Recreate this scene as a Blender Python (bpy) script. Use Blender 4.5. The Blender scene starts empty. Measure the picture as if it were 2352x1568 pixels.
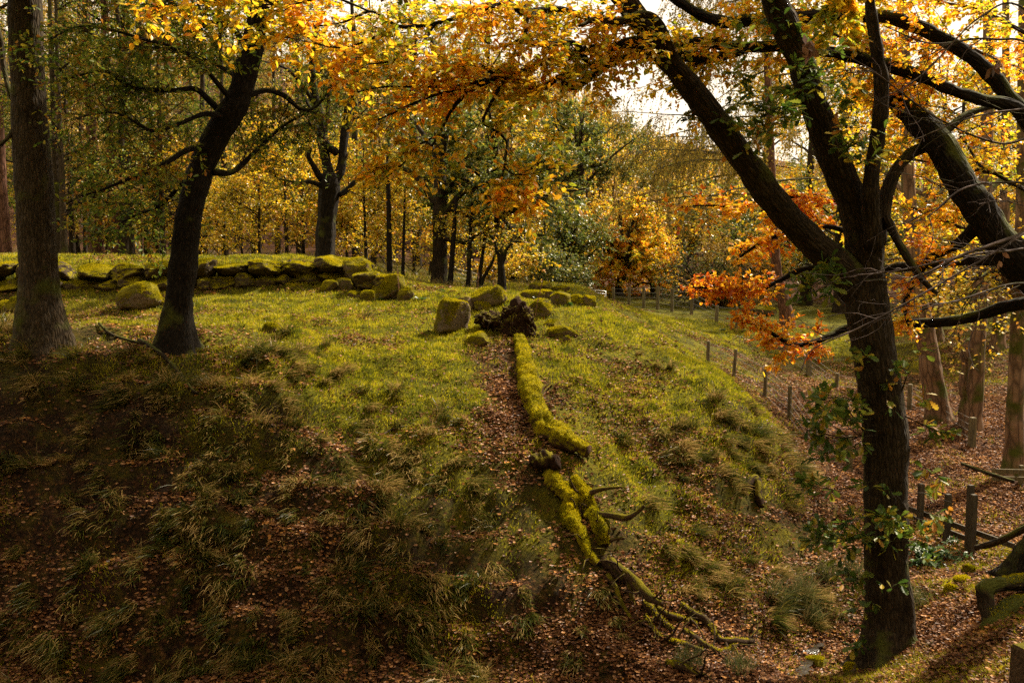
import bpy, math
import numpy as np
from mathutils import Vector
R = np.random.default_rng(11)
sc = bpy.context.scene
rad = math.radians

# ------------------------------------------------------------------ camera
F = 2287.0                      # focal length in units of a 2352 px wide picture
PITCH = rad(5.3)
cd = bpy.data.cameras.new('camera'); cam = bpy.data.objects.new('camera', cd)
sc.collection.objects.link(cam); sc.camera = cam
cd.sensor_width = 36.0; cd.lens = 36.0 * F / 2352.0
cd.clip_start = 0.1; cd.clip_end = 3000
cam.location = (0, 0, 0); cam.rotation_euler = (math.pi / 2 - PITCH, 0, 0)

# ------------------------------------------------------------------ light
SUN_EL, SUN_AZ = rad(44), rad(50)          # azimuth clockwise from +Y
EXPOSURE = 1.4
sun_dir = Vector((math.sin(SUN_AZ) * math.cos(SUN_EL), math.cos(SUN_AZ) * math.cos(SUN_EL), math.sin(SUN_EL)))
sd = bpy.data.lights.new('sun', 'SUN'); sd.energy = 4.8; sd.angle = rad(3); sd.color = (1.0, 0.86, 0.66)
so = bpy.data.objects.new('sun', sd); sc.collection.objects.link(so)
so.rotation_euler = sun_dir.to_track_quat('Z', 'Y').to_euler(); so.location = (20, 20, 40)

W = bpy.data.worlds.new('World'); sc.world = W; W.use_nodes = True
nt = W.node_tree; nt.nodes.clear()
def wn(t, **k):
    n = nt.nodes.new(t)
    for a, b in k.items(): setattr(n, a, b)
    return n
sky = wn('ShaderNodeTexSky', sky_type='NISHITA', sun_disc=False, sun_elevation=SUN_EL, sun_rotation=SUN_AZ)
tc = wn('ShaderNodeTexCoord'); nz = wn('ShaderNodeTexNoise'); nz.inputs['Scale'].default_value = 2.2; nz.inputs['Detail'].default_value = 6
rp = wn('ShaderNodeValToRGB'); rp.color_ramp.elements[0].position = .25; rp.color_ramp.elements[0].color = (.72,.72,.72,1); rp.color_ramp.elements[1].position = .6
mx = wn('ShaderNodeMix', data_type='RGBA'); mx.inputs['B'].default_value = (11.2, 9.3, 6.9, 1)
bg = wn('ShaderNodeBackground'); bg.inputs['Strength'].default_value = 0.06
out = wn('ShaderNodeOutputWorld')
L = nt.links.new
L(tc.outputs['Generated'], nz.inputs['Vector']); L(nz.outputs['Fac'], rp.inputs['Fac']); L(rp.outputs['Color'], mx.inputs['Factor'])
L(sky.outputs['Color'], mx.inputs['A']); L(mx.outputs['Result'], bg.inputs['Color']); L(bg.outputs['Background'], out.inputs['Surface'])

vs = sc.view_settings; vs.view_transform = 'Standard'; vs.look = 'None'; vs.exposure = EXPOSURE; vs.gamma = 1
cy = sc.cycles; cy.max_bounces = 5; cy.diffuse_bounces = 3; cy.glossy_bounces = 1; cy.transmission_bounces = 3; cy.transparent_max_bounces = 4
cy.use_denoising = False
cy.caustics_reflective = False; cy.caustics_refractive = False

# ------------------------------------------------------------------ numeric helpers
cp, sp = math.cos(PITCH), math.sin(PITCH)
def P(u, v, Y):
    """point seen at (u, v) of a 2352 x 1568 picture, Y metres ahead"""
    u, v, Y = np.asarray(u, float), np.asarray(v, float), np.asarray(Y, float)
    dx, dv = (u - 1176) / F, (784 - v) / F
    s = Y / (cp + dv * sp)
    return np.stack(np.broadcast_arrays(dx * s, Y, (-sp + dv * cp) * s), -1)
def nrm(a): return a / np.maximum(np.linalg.norm(a, axis=-1, keepdims=True), 1e-9)
T2 = np.random.default_rng(1).random((256, 256)); T3 = np.random.default_rng(2).random((64, 64, 64))
def n2(x, y):
    xi, yi = np.floor(x).astype(int), np.floor(y).astype(int); fx, fy = x - xi, y - yi
    fx, fy = fx*fx*(3-2*fx), fy*fy*(3-2*fy); a, b, c, d = xi & 255, yi & 255, (xi+1) & 255, (yi+1) & 255
    return (T2[a,b]*(1-fx)+T2[c,b]*fx)*(1-fy) + (T2[a,d]*(1-fx)+T2[c,d]*fx)*fy - .5
def n3(p):
    i = np.floor(p).astype(int); f = p - i; f = f*f*(3-2*f); j = (i+1) & 63; i = i & 63
    x0,y0,z0 = i[...,0],i[...,1],i[...,2]; x1,y1,z1 = j[...,0],j[...,1],j[...,2]; a,b,c = f[...,0],f[...,1],f[...,2]
    return ((T3[x0,y0,z0]*(1-a)+T3[x1,y0,z0]*a)*(1-b)+(T3[x0,y1,z0]*(1-a)+T3[x1,y1,z0]*a)*b)*(1-c) + \
           ((T3[x0,y0,z1]*(1-a)+T3[x1,y0,z1]*a)*(1-b)+(T3[x0,y1,z1]*(1-a)+T3[x1,y1,z1]*a)*b)*c - .5

class Acc:
    """collects geometry for one mesh"""
    def __init__(s): s.v=[]; s.f=[]; s.m=[]; s.a=[]; s.n=0
    def add(s, v, faces, mat=0, bk=None):
        v = np.asarray(v, float).reshape(-1, 3); s.v.append(v); s.a.append(np.zeros_like(v) if bk is None else np.asarray(bk, float).reshape(-1, 3))
        for f in (faces if isinstance(faces, list) else [faces]):
            f = np.asarray(f, int); s.f.append(f + s.n); s.m.append(np.full(len(f), mat))
        s.n += len(v)
def obj_from(name, acc, mats, parent=None, loc=(0,0,0), smooth=True, attrs=None):
    me = bpy.data.meshes.new(name)
    v = np.concatenate(acc.v) - np.asarray(loc, float); bk = np.concatenate(acc.a)
    sizes = np.concatenate([np.full(len(f), f.shape[1]) for f in acc.f]); loops = np.concatenate([f.ravel() for f in acc.f]); mi = np.concatenate(acc.m)
    me.vertices.add(len(v)); me.vertices.foreach_set('co', v.ravel().astype(np.float32))
    me.loops.add(len(loops)); me.loops.foreach_set('vertex_index', loops.astype(np.int32))
    me.polygons.add(len(sizes)); me.polygons.foreach_set('loop_start', np.concatenate([[0], np.cumsum(sizes)[:-1]]).astype(np.int32))
    for m in (mats if isinstance(mats, (list, tuple)) else [mats]): me.materials.append(m)
    me.polygons.foreach_set('material_index', mi.astype(np.int32))
    me.polygons.foreach_set('use_smooth', np.full(len(sizes), smooth))
    me.update(calc_edges=True); me.validate()
    if np.any(bk): me.attributes.new('bk', 'FLOAT_VECTOR', 'POINT').data.foreach_set('vector', bk.ravel().astype(np.float32))
    for k, val in (attrs or {}).items(): me.attributes.new(k, 'FLOAT', 'POINT').data.foreach_set('value', np.asarray(val, np.float32))
    o = bpy.data.objects.new(name, me); sc.collection.objects.link(o)
    if parent is not None: o.parent = parent
    else: o.location = loc
    return o
def tag(o, label=None, cat=None, group=None, kind=None):
    if label: o['label'] = label
    if cat: o['category'] = cat
    if group: o['group'] = group
    if kind: o['kind'] = kind
    return o
def thing(name, loc, label, cat, group=None):
    o = bpy.data.objects.new(name, None); sc.collection.objects.link(o); o.empty_display_size = .2
    o.location = [float(c) for c in loc]
    return tag(o, label, cat, group)
def copy_tree(o, loc, rz, s, label=None, group=None):
    c = o.copy(); sc.collection.objects.link(c); c.location = [float(x) for x in loc]; c.rotation_euler = (0, 0, rz); c.scale = (s, s, s)
    if label: c['label'] = label
    if group: c['group'] = group
    for ch in o.children:
        d = ch.copy(); sc.collection.objects.link(d); d.parent = c
    return c

# ------------------------------------------------------------------ materials
def new_mat(name):
    m = bpy.data.materials.new(name); m.use_nodes = True; t = m.node_tree; t.nodes.clear()
    o = t.nodes.new('ShaderNodeOutputMaterial')
    def N(ty, ins=None, **k):
        n = t.nodes.new(ty)
        for a, b in k.items(): setattr(n, a, b)
        for a, b in (ins or {}).items():
            if isinstance(b, bpy.types.NodeSocket): t.links.new(b, n.inputs[a])
            else: n.inputs[a].default_value = b
        return n
    return m, t, o, N
def ramp(N, fac, cols):
    r = N('ShaderNodeValToRGB', {'Fac': fac}); e = r.color_ramp.elements
    while len(e) < len(cols): e.new(.5)
    for x, (p, c) in zip(e, cols): x.position = p; x.color = (*c, 1)
    return r.outputs['Color']
def mixc(N, fac, a, b, mode='MIX'):
    m = N('ShaderNodeMix', data_type='RGBA', blend_type=mode)
    for k, val in (('Factor', fac), ('A', a), ('B', b)):
        s = m.inputs[k] if k == 'Factor' else [i for i in m.inputs if i.name == k and i.type == 'RGBA'][0]
        if isinstance(val, bpy.types.NodeSocket): m.id_data.links.new(val, s)
        else: s.default_value = val if k == 'Factor' else (*val, 1)
    return [q for q in m.outputs if q.type == 'RGBA'][0]
def leaf_mat(name, cols, transl=.45, gloss=.05, patch=.35, pscale=.9):
    """one colour per leaf (random per island), shifted in patches through the crown"""
    m, t, o, N = new_mat(name)
    g = N('ShaderNodeNewGeometry')
    nz = N('ShaderNodeTexNoise', {'Vector': g.outputs['Position'], 'Scale': pscale, 'Detail': 2.0})
    a = N('ShaderNodeMath', {0: nz.outputs['Fac'], 1: .5}, operation='SUBTRACT')
    b = N('ShaderNodeMath', {0: a.outputs[0], 1: patch * 5, 2: g.outputs['Random Per Island']}, operation='MULTIPLY_ADD')
    c = ramp(N, b.outputs[0], cols)
    d = N('ShaderNodeBsdfDiffuse', {'Color': c}); tr = N('ShaderNodeBsdfTranslucent', {'Color': c})
    mm = N('ShaderNodeMixShader', {0: transl, 1: d.outputs[0], 2: tr.outputs[0]})
    if gloss:
        gl = N('ShaderNodeBsdfGlossy', {'Color': (.9, .9, .9, 1), 'Roughness': .4})
        mm = N('ShaderNodeMixShader', {0: gloss, 1: mm.outputs[0], 2: gl.outputs[0]})
    t.links.new(mm.outputs[0], o.inputs['Surface'])
    return m
def bark_mat(name, c0, c1, moss=.3, mossc=(.055, .06, .008), sc_=14, bump=.6):
    m, t, o, N = new_mat(name)
    at = N('ShaderNodeAttribute', attribute_name='bk'); g = N('ShaderNodeNewGeometry')
    mp = N('ShaderNodeMapping', {'Vector': at.outputs['Vector'], 'Scale': (1, 1, .22)})
    n1 = N('ShaderNodeTexNoise', {'Vector': mp.outputs[0], 'Scale': sc_, 'Detail': 5.0, 'Roughness': .65})
    vo = N('ShaderNodeTexVoronoi', {'Vector': mp.outputs[0], 'Scale': sc_ * 1.3}, feature='DISTANCE_TO_EDGE')
    vr = ramp(N, vo.outputs['Distance'], [(0, (.25,)*3), (.18, (1,)*3)])
    c = ramp(N, n1.outputs['Fac'], [(.3, c0), (.7, c1)])
    c = mixc(N, .8, c, vr, 'MULTIPLY')
    n2_ = N('ShaderNodeTexNoise', {'Vector': g.outputs['Position'], 'Scale': 1.6, 'Detail': 5.0})
    sx = N('ShaderNodeSeparateXYZ', {0: g.outputs['Normal']})
    ma = N('ShaderNodeMath', {0: sx.outputs['Z'], 1: .25, 2: n2_.outputs['Fac']}, operation='MULTIPLY_ADD')
    mr = N('ShaderNodeMapRange', {0: ma.outputs[0], 1: .72 - moss * .4, 2: .86 - moss * .4})
    n4 = N('ShaderNodeTexNoise', {'Vector': g.outputs['Position'], 'Scale': 35.0, 'Detail': 3.0})
    mc = mixc(N, n4.outputs['Fac'], tuple(x * .5 for x in mossc), tuple(x * 1.6 for x in mossc))
    c = mixc(N, mr.outputs[0], c, mc)
    h = N('ShaderNodeMath', {0: vo.outputs['Distance'], 1: 2.0, 2: n1.outputs['Fac']}, operation='MULTIPLY_ADD')
    bp = N('ShaderNodeBump', {'Strength': bump, 'Distance': .05, 'Height': h.outputs[0]})
    b = N('ShaderNodeBsdfPrincipled', {'Base Color': c, 'Roughness': .9, 'Normal': bp.outputs[0], 'Specular IOR Level': .15})
    t.links.new(b.outputs[0], o.inputs['Surface'])
    return m
def moss_mat(name, stone0, stone1, cover=.5, m0=(.035, .038, .003), m1=(.2, .165, .007), nscale=2.5):
    """stone or dead wood with moss growing on what faces up"""
    m, t, o, N = new_mat(name)
    g = N('ShaderNodeNewGeometry'); pos = g.outputs['Position']
    a = N('ShaderNodeTexNoise', {'Vector': pos, 'Scale': nscale, 'Detail': 6.0, 'Roughness': .6})
    b = N('ShaderNodeTexNoise', {'Vector': pos, 'Scale': 22.0, 'Detail': 6.0, 'Roughness': .7})
    f = N('ShaderNodeTexNoise', {'Vector': pos, 'Scale': 90.0, 'Detail': 2.0})
    sx = N('ShaderNodeSeparateXYZ', {0: g.outputs['True Normal']})
    ma = N('ShaderNodeMath', {0: sx.outputs['Z'], 1: .42, 2: a.outputs['Fac']}, operation='MULTIPLY_ADD')
    ma2 = N('ShaderNodeMath', {0: b.outputs['Fac'], 1: .3, 2: ma.outputs[0]}, operation='MULTIPLY_ADD')
    mr = N('ShaderNodeMapRange', {0: ma2.outputs[0], 1: 1.0 - cover * .7, 2: 1.12 - cover * .7})
    st = ramp(N, b.outputs['Fac'], [(.3, stone0), (.7, stone1)])
    mf = N('ShaderNodeMath', {0: a.outputs['Fac'], 1: f.outputs['Fac'], 2: .5}, operation='MULTIPLY_ADD')
    mo = ramp(N, mf.outputs[0], [(.62, m0), (.86, m1)])
    c = mixc(N, mr.outputs[0], st, mo)
    hh = N('ShaderNodeMath', {0: f.outputs['Fac'], 1: mr.outputs[0], 2: b.outputs['Fac']}, operation='MULTIPLY_ADD')
    bp = N('ShaderNodeBump', {'Strength': .8, 'Distance': .04, 'Height': hh.outputs[0]})
    bs = N('ShaderNodeBsdfPrincipled', {'Base Color': c, 'Roughness': .95, 'Normal': bp.outputs[0], 'Specular IOR Level': .1})
    t.links.new(bs.outputs[0], o.inputs['Surface'])
    return m
def plain_mat(name, c0, c1, rough=.85, scale=18, metal=0, zs=.12):
    m, t, o, N = new_mat(name)
    g = N('ShaderNodeNewGeometry'); mp = N('ShaderNodeMapping', {'Vector': g.outputs['Position'], 'Scale': (1, 1, zs)})
    a = N('ShaderNodeTexNoise', {'Vector': mp.outputs[0], 'Scale': scale, 'Detail': 5.0})
    c = ramp(N, a.outputs['Fac'], [(.3, c0), (.7, c1)])
    bp = N('ShaderNodeBump', {'Strength': .4, 'Distance': .02, 'Height': a.outputs['Fac']})
    b = N('ShaderNodeBsdfPrincipled', {'Base Color': c, 'Roughness': rough, 'Metallic': metal, 'Normal': bp.outputs[0]})
    t.links.new(b.outputs[0], o.inputs['Surface'])
    return m
YEL, ORG, OLV, GRN = (.60, .36, .03), (.62, .23, .02), (.22, .19, .02), (.09, .12, .015)
M = {}
M['gold'] = leaf_mat('gold_leaf', [(0, (.26, .32, .02)), (.28, (.6, .5, .025)), (.58, (.92, .6, .025)), (.86, (.95, .48, .02)), (1, (.88, .32, .015))], .64)
M['orange'] = leaf_mat('orange_leaf', [(0, (.85, .62, .03)), (.4, (.96, .56, .025)), (.7, (.96, .43, .02)), (.9, (.88, .26, .015)), (1, (.55, .11, .01))], .6)
M['oakgreen'] = leaf_mat('oak_leaf_green', [(0, (.04, .08, .012)), (.4, (.09, .15, .018)), (.7, (.2, .23, .025)), (.9, (.42, .32, .03)), (1, (.42, .18, .02))], .45, gloss=.02, patch=.2)
M['oakolive'] = leaf_mat('oak_leaf_olive', [(0, (.06, .11, .012)), (.4, (.14, .19, .018)), (.7, (.27, .26, .022)), (.92, (.42, .28, .025)), (1, (.34, .14, .02))], .45, gloss=.02, patch=.35)
M['yellow'] = leaf_mat('yellow_leaf', [(0, (.25, .24, .015)), (.4, (.6, .48, .02)), (.75, (.8, .5, .02)), (1, (.68, .3, .02))], .5)
M['midgreen'] = leaf_mat('mid_green_leaf', [(0, (.04, .07, .015)), (.4, (.11, .15, .02)), (.8, (.22, .23, .03)), (1, (.38, .28, .03))], .4, patch=.25)
M['brownleaf'] = leaf_mat('russet_leaf', [(0, (.2, .12, .03)), (.5, (.42, .26, .05)), (1, (.55, .38, .06))], .45)
M['larchneedle'] = leaf_mat('larch_needle', [(0, (.13, .11, .02)), (.5, (.27, .2, .03)), (1, (.38, .25, .04))], .35, gloss=0)
M['deadleaf'] = leaf_mat('dead_leaf', [(0, (.07, .03, .015)), (.5, (.2, .09, .045)), (1, (.33, .17, .09))], .2)
M['litter'] = leaf_mat('fallen_leaf', [(0, (.035, .014, .007)), (.3, (.10, .04, .015)), (.6, (.17, .07, .027)), (.85, (.31, .165, .075)), (1, (.44, .2, .05))], .15, gloss=.015, patch=.12)
M['turf'] = leaf_mat('turf_blade', [(0, (.07, .09, .005)), (.4, (.24, .24, .010)), (.8, (.45, .41, .010)), (1, (.52, .44, .025))], .4, gloss=.02, patch=.6, pscale=2.6)
M['dry'] = leaf_mat('dry_blade', [(0, (.025, .036, .005)), (.4, (.085, .095, .010)), (.7, (.19, .135, .028)), (1, (.42, .28, .10))], .35, gloss=.02, patch=.5, pscale=2.2)
M['rush'] = leaf_mat('rush_blade', [(0, (.03, .05, .012)), (.6, (.09, .1, .03)), (1, (.3, .24, .1))], .3, gloss=.03, patch=.1)
M['fern'] = leaf_mat('fern_frond', [(0, (.02, .06, .015)), (1, (.07, .13, .02))], .35, patch=.1)
M['mossfuzz'] = leaf_mat('moss_shoot', [(0, (.07, .075, .004)), (.4, (.26, .24, .006)), (.75, (.5, .42, .008)), (1, (.6, .48, .012))], .35, gloss=0, patch=.4, pscale=2.2)
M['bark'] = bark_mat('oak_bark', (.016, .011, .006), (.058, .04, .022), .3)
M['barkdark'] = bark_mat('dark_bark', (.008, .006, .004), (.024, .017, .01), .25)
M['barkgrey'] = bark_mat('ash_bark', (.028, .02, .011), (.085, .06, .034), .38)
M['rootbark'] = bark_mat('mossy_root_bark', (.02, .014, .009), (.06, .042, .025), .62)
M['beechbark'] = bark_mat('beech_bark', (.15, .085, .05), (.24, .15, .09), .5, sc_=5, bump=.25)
M['pinebark'] = bark_mat('pine_bark', (.09, .04, .025), (.2, .1, .06), .15, sc_=8)
M['twig'] = bark_mat('twig_bark', (.02, .014, .009), (.05, .035, .022), .1)
M['greytwig'] = bark_mat('grey_twig_bark', (.07, .05, .045), (.17, .125, .11), .0)
M['larchtwig'] = bark_mat('larch_twig_bark', (.05, .04, .018), (.15, .115, .05), .2)
M['mossrock'] = moss_mat('mossy_stone', (.05, .036, .024), (.24, .18, .12), .58)
M['mosswall'] = moss_mat('mossy_wall_stone', (.03, .022, .015), (.12, .09, .06), .42, m1=(.34, .28, .008))
M['mosslog'] = moss_mat('mossy_wood', (.02, .012, .007), (.09, .05, .028), .62, m1=(.36, .29, .008), nscale=3.5)
M['deadwood'] = moss_mat('dead_wood', (.02, .012, .007), (.12, .075, .045), .33, nscale=4)
M['rootwood'] = moss_mat('dark_root_wood', (.012, .008, .005), (.07, .042, .024), .08, m1=(.2, .16, .008), nscale=5)
M['soil'] = moss_mat('root_soil', (.006, .004, .003), (.05, .024, .012), .12, nscale=4)
M['post'] = plain_mat('weathered_post', (.05, .039, .017), (.17, .135, .06))
M['darkpost'] = plain_mat('dark_wet_timber', (.02, .015, .008), (.06, .045, .022))
M['wire'] = plain_mat('galvanised_wire', (.2, .19, .17), (.3, .28, .25), .5, metal=.6)
M['steel'] = plain_mat('galvanised_steel', (.42, .42, .42), (.6, .6, .58), .4, metal=.7)

# ------------------------------------------------------------------ terrain
# control points: u, v, depth, green turf, leaf litter, tussock
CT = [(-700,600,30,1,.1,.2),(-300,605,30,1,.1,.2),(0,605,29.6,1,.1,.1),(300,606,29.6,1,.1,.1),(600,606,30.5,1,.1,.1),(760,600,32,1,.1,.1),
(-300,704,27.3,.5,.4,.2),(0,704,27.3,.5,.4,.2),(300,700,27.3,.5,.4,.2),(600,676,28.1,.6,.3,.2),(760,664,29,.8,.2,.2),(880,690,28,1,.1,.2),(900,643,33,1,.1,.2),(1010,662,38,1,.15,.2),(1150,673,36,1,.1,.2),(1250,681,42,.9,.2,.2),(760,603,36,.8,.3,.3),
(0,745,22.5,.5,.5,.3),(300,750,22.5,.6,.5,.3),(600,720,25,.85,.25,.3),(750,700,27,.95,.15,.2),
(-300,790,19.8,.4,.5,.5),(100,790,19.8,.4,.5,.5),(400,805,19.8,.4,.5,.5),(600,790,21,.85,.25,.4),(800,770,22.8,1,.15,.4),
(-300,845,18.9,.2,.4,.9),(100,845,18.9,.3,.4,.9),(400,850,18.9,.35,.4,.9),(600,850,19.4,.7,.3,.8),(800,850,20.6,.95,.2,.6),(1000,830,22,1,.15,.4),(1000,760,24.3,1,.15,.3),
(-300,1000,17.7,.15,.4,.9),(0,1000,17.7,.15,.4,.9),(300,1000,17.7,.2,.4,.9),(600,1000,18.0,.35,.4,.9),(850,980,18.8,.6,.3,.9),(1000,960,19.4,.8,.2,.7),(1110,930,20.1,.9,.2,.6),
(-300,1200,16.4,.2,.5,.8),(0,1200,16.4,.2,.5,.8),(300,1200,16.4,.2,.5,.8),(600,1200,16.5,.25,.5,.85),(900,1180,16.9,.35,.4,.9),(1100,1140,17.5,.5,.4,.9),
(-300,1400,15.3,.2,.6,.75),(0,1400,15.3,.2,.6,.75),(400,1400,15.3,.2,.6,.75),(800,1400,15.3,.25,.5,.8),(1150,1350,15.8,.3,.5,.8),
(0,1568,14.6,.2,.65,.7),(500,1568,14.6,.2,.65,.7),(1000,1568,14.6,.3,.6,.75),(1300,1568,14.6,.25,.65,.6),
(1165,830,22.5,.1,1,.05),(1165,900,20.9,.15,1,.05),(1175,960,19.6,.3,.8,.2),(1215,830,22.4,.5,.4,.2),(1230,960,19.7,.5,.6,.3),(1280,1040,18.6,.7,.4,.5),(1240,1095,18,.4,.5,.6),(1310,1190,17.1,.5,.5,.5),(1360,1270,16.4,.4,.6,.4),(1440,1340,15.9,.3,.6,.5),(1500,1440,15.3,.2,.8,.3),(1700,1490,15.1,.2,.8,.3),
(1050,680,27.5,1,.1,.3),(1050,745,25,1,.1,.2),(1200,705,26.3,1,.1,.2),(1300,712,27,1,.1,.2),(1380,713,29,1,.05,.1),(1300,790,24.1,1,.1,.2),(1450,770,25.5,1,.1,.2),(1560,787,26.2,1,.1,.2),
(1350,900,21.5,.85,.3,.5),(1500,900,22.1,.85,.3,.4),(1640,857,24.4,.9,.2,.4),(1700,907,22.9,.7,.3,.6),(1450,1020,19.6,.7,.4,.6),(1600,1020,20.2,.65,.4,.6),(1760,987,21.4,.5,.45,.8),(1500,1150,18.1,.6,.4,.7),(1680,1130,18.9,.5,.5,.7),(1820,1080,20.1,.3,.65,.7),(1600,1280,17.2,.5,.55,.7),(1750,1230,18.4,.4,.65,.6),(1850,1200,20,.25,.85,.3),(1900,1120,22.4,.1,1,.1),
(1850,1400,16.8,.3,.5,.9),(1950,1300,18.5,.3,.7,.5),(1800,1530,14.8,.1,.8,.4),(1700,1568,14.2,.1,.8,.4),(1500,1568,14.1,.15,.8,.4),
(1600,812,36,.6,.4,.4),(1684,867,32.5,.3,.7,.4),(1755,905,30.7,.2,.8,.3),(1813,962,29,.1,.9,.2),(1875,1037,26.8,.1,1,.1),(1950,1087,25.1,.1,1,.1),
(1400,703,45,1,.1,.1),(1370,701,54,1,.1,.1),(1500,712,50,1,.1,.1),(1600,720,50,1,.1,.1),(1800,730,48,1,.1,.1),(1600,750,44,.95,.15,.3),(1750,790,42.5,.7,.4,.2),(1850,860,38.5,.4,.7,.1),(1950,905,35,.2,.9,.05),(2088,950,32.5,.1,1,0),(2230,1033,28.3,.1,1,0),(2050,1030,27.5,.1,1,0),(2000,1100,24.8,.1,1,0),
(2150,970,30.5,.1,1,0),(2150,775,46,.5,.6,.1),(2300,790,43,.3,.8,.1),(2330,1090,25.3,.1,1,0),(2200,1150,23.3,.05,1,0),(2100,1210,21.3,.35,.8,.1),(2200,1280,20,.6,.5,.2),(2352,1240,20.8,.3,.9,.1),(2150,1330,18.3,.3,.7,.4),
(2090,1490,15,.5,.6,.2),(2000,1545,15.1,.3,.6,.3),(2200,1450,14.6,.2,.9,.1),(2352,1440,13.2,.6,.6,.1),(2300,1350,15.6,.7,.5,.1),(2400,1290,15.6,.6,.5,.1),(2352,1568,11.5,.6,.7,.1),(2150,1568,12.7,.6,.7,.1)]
CT = np.array(CT, float)
cx = P(CT[:,0], CT[:,1], CT[:,2])
WC = np.array([(-16,34,-.46),(-11,33.5,-.46),(-7.5,36,-.55),(-20,36,-.46),(0,0,-1.7),(0,5,-3.4),(0,8.5,-5.7),(0,11.8,-6.6),(-7,11.8,-6.7),(-7,0,-2.0),(-7,8,-5.7),(6,0,-1.5),(7,6,-3.6),(14,3,-2.0),(16,12,-3.2),(20,18,-3.5),(-18,4,-4),(-18,12,-6.4),
 (0,-9,4),(-25,-9,4),(25,-9,5),(0,-30,26),(-60,-30,26),(60,-30,26),(0,-80,55),(-120,-80,55),(120,-80,55),  # steep unseen hillside added behind the camera to block sky light
 (-16,40,-.62),(-6,40,-.7),(2,40,-1.3),(-28,38,-.55),(-40,20,-.5),(30,34,-3.2),(45,20,-2),
 (-40,60,-.2),(-15,60,-.5),(0,60,-1.8),(12,60,-3.2),(25,56,-3.4),(45,58,-2),(-60,90,4),(-25,90,3),(0,90,1),(20,90,-1.5),(50,90,-1),
 (-80,130,18),(-30,130,16),(0,130,11),(30,130,1.5),(80,130,3),(-120,210,40),(-30,210,36),(0,210,30),(60,210,7),(130,210,9),(0,360,48),(-250,360,55),(250,360,18),(-400,100,40),(400,100,30),(-300,-80,45),(300,-80,45)], float)
C3 = np.concatenate([cx, WC])
def tps_fit(p, z, lam=.02):
    n = len(p); d = np.linalg.norm(p[:,None]-p[None], axis=-1) + 1e-9
    K = d*d*np.log(d) + lam*np.eye(n)*50; A = np.zeros((n+3, n+3)); A[:n,:n] = K; A[:n,n] = 1; A[:n,n+1:] = p; A[n:,:n] = A[:n,n:].T
    return np.linalg.solve(A, np.concatenate([z, np.zeros(3)]))
tw = tps_fit(C3[:,:2], C3[:,2])
def axis(segs):
    out = []
    for a, b, s in segs: out.append(np.arange(a, b, s))
    return np.concatenate(out)
ys = np.concatenate([np.linspace(-120,-20,18)[:-1], axis([(-20,8,1.0),(8,32,.11),(32,60,.28),(60,120,1.2)]), np.linspace(120,420,40)])
xs = np.concatenate([np.linspace(-420,-60,30)[:-1], axis([(-60,-17,.9),(-17,17.01,.11),(17.5,60,.9)]), np.linspace(60,420,30)])
GX, GY = np.meshgrid(xs, ys)
q = np.stack([GX.ravel(), GY.ravel()], -1); gz = np.zeros(len(q)); msk = np.zeros((len(q), 3))
for i in range(0, len(q), 20000):
    qq = q[i:i+20000]; d2 = ((qq[:,None]-C3[None,:,:2])**2).sum(-1) + 1e-9
    gz[i:i+20000] = (.5*d2*np.log(d2)) @ tw[:len(C3)] + tw[len(C3)] + qq @ tw[len(C3)+1:]
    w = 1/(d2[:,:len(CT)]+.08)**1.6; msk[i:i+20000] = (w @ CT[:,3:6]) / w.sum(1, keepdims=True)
def far_or(x, y, m):
    far = np.clip((y-56)/10, 0, 1)[:,None]; return m*(1-far) + far*np.array([.02,.85,.1])
msk = far_or(q[:,0], q[:,1], msk)
X_, Y_ = q[:,0], q[:,1]
tz = gz + .09*np.sin(2*np.pi*(gz/.62 + 1.3*n2(X_*.35, Y_*.35)))*np.clip(msk[:,2]*1.4-.3, 0, 1)
lump = .28*n2(X_*1.1, Y_*1.1) + .30*n2(X_*2.3+9, Y_*2.3)*(.3+.7*msk[:,2]) + .17*n2(X_*4.2+3, Y_*4.2)
tz += lump * np.clip(.35+.65*msk[:,2], 0, 1) + .5*n2(X_*.25, Y_*.25)*np.clip((Y_-50)/40, 0, 1)
GZ = tz.reshape(GX.shape); MG, ML, MT = (msk[:,i].reshape(GX.shape) for i in range(3))
def samp(A, x, y):
    i = np.clip(np.searchsorted(xs, x)-1, 0, len(xs)-2); j = np.clip(np.searchsorted(ys, y)-1, 0, len(ys)-2)
    fx = np.clip((x-xs[i])/(xs[i+1]-xs[i]), 0, 1); fy = np.clip((y-ys[j])/(ys[j+1]-ys[j]), 0, 1)
    return (A[j,i]*(1-fx)+A[j,i+1]*fx)*(1-fy) + (A[j+1,i]*(1-fx)+A[j+1,i+1]*fx)*fy
def gnd(x, y): return samp(GZ, np.asarray(x, float), np.asarray(y, float))
def gnormal(x, y, e=.15):
    a = (gnd(x+e, y)-gnd(x-e, y))/(2*e); b = (gnd(x, y+e)-gnd(x, y-e))/(2*e); return nrm(np.stack([-a, -b, np.ones_like(a)], -1))
def hit(u, v, y0=9., y1=150.):
    yy = np.arange(y0, y1, .04); p = P(u, v, yy); k = np.nonzero(p[:,2] < gnd(p[:,0], p[:,1]))[0]
    q_ = p[k[0]] if len(k) else p[-1]
    return np.array([q_[0], q_[1], float(gnd(q_[0], q_[1]))])

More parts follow.
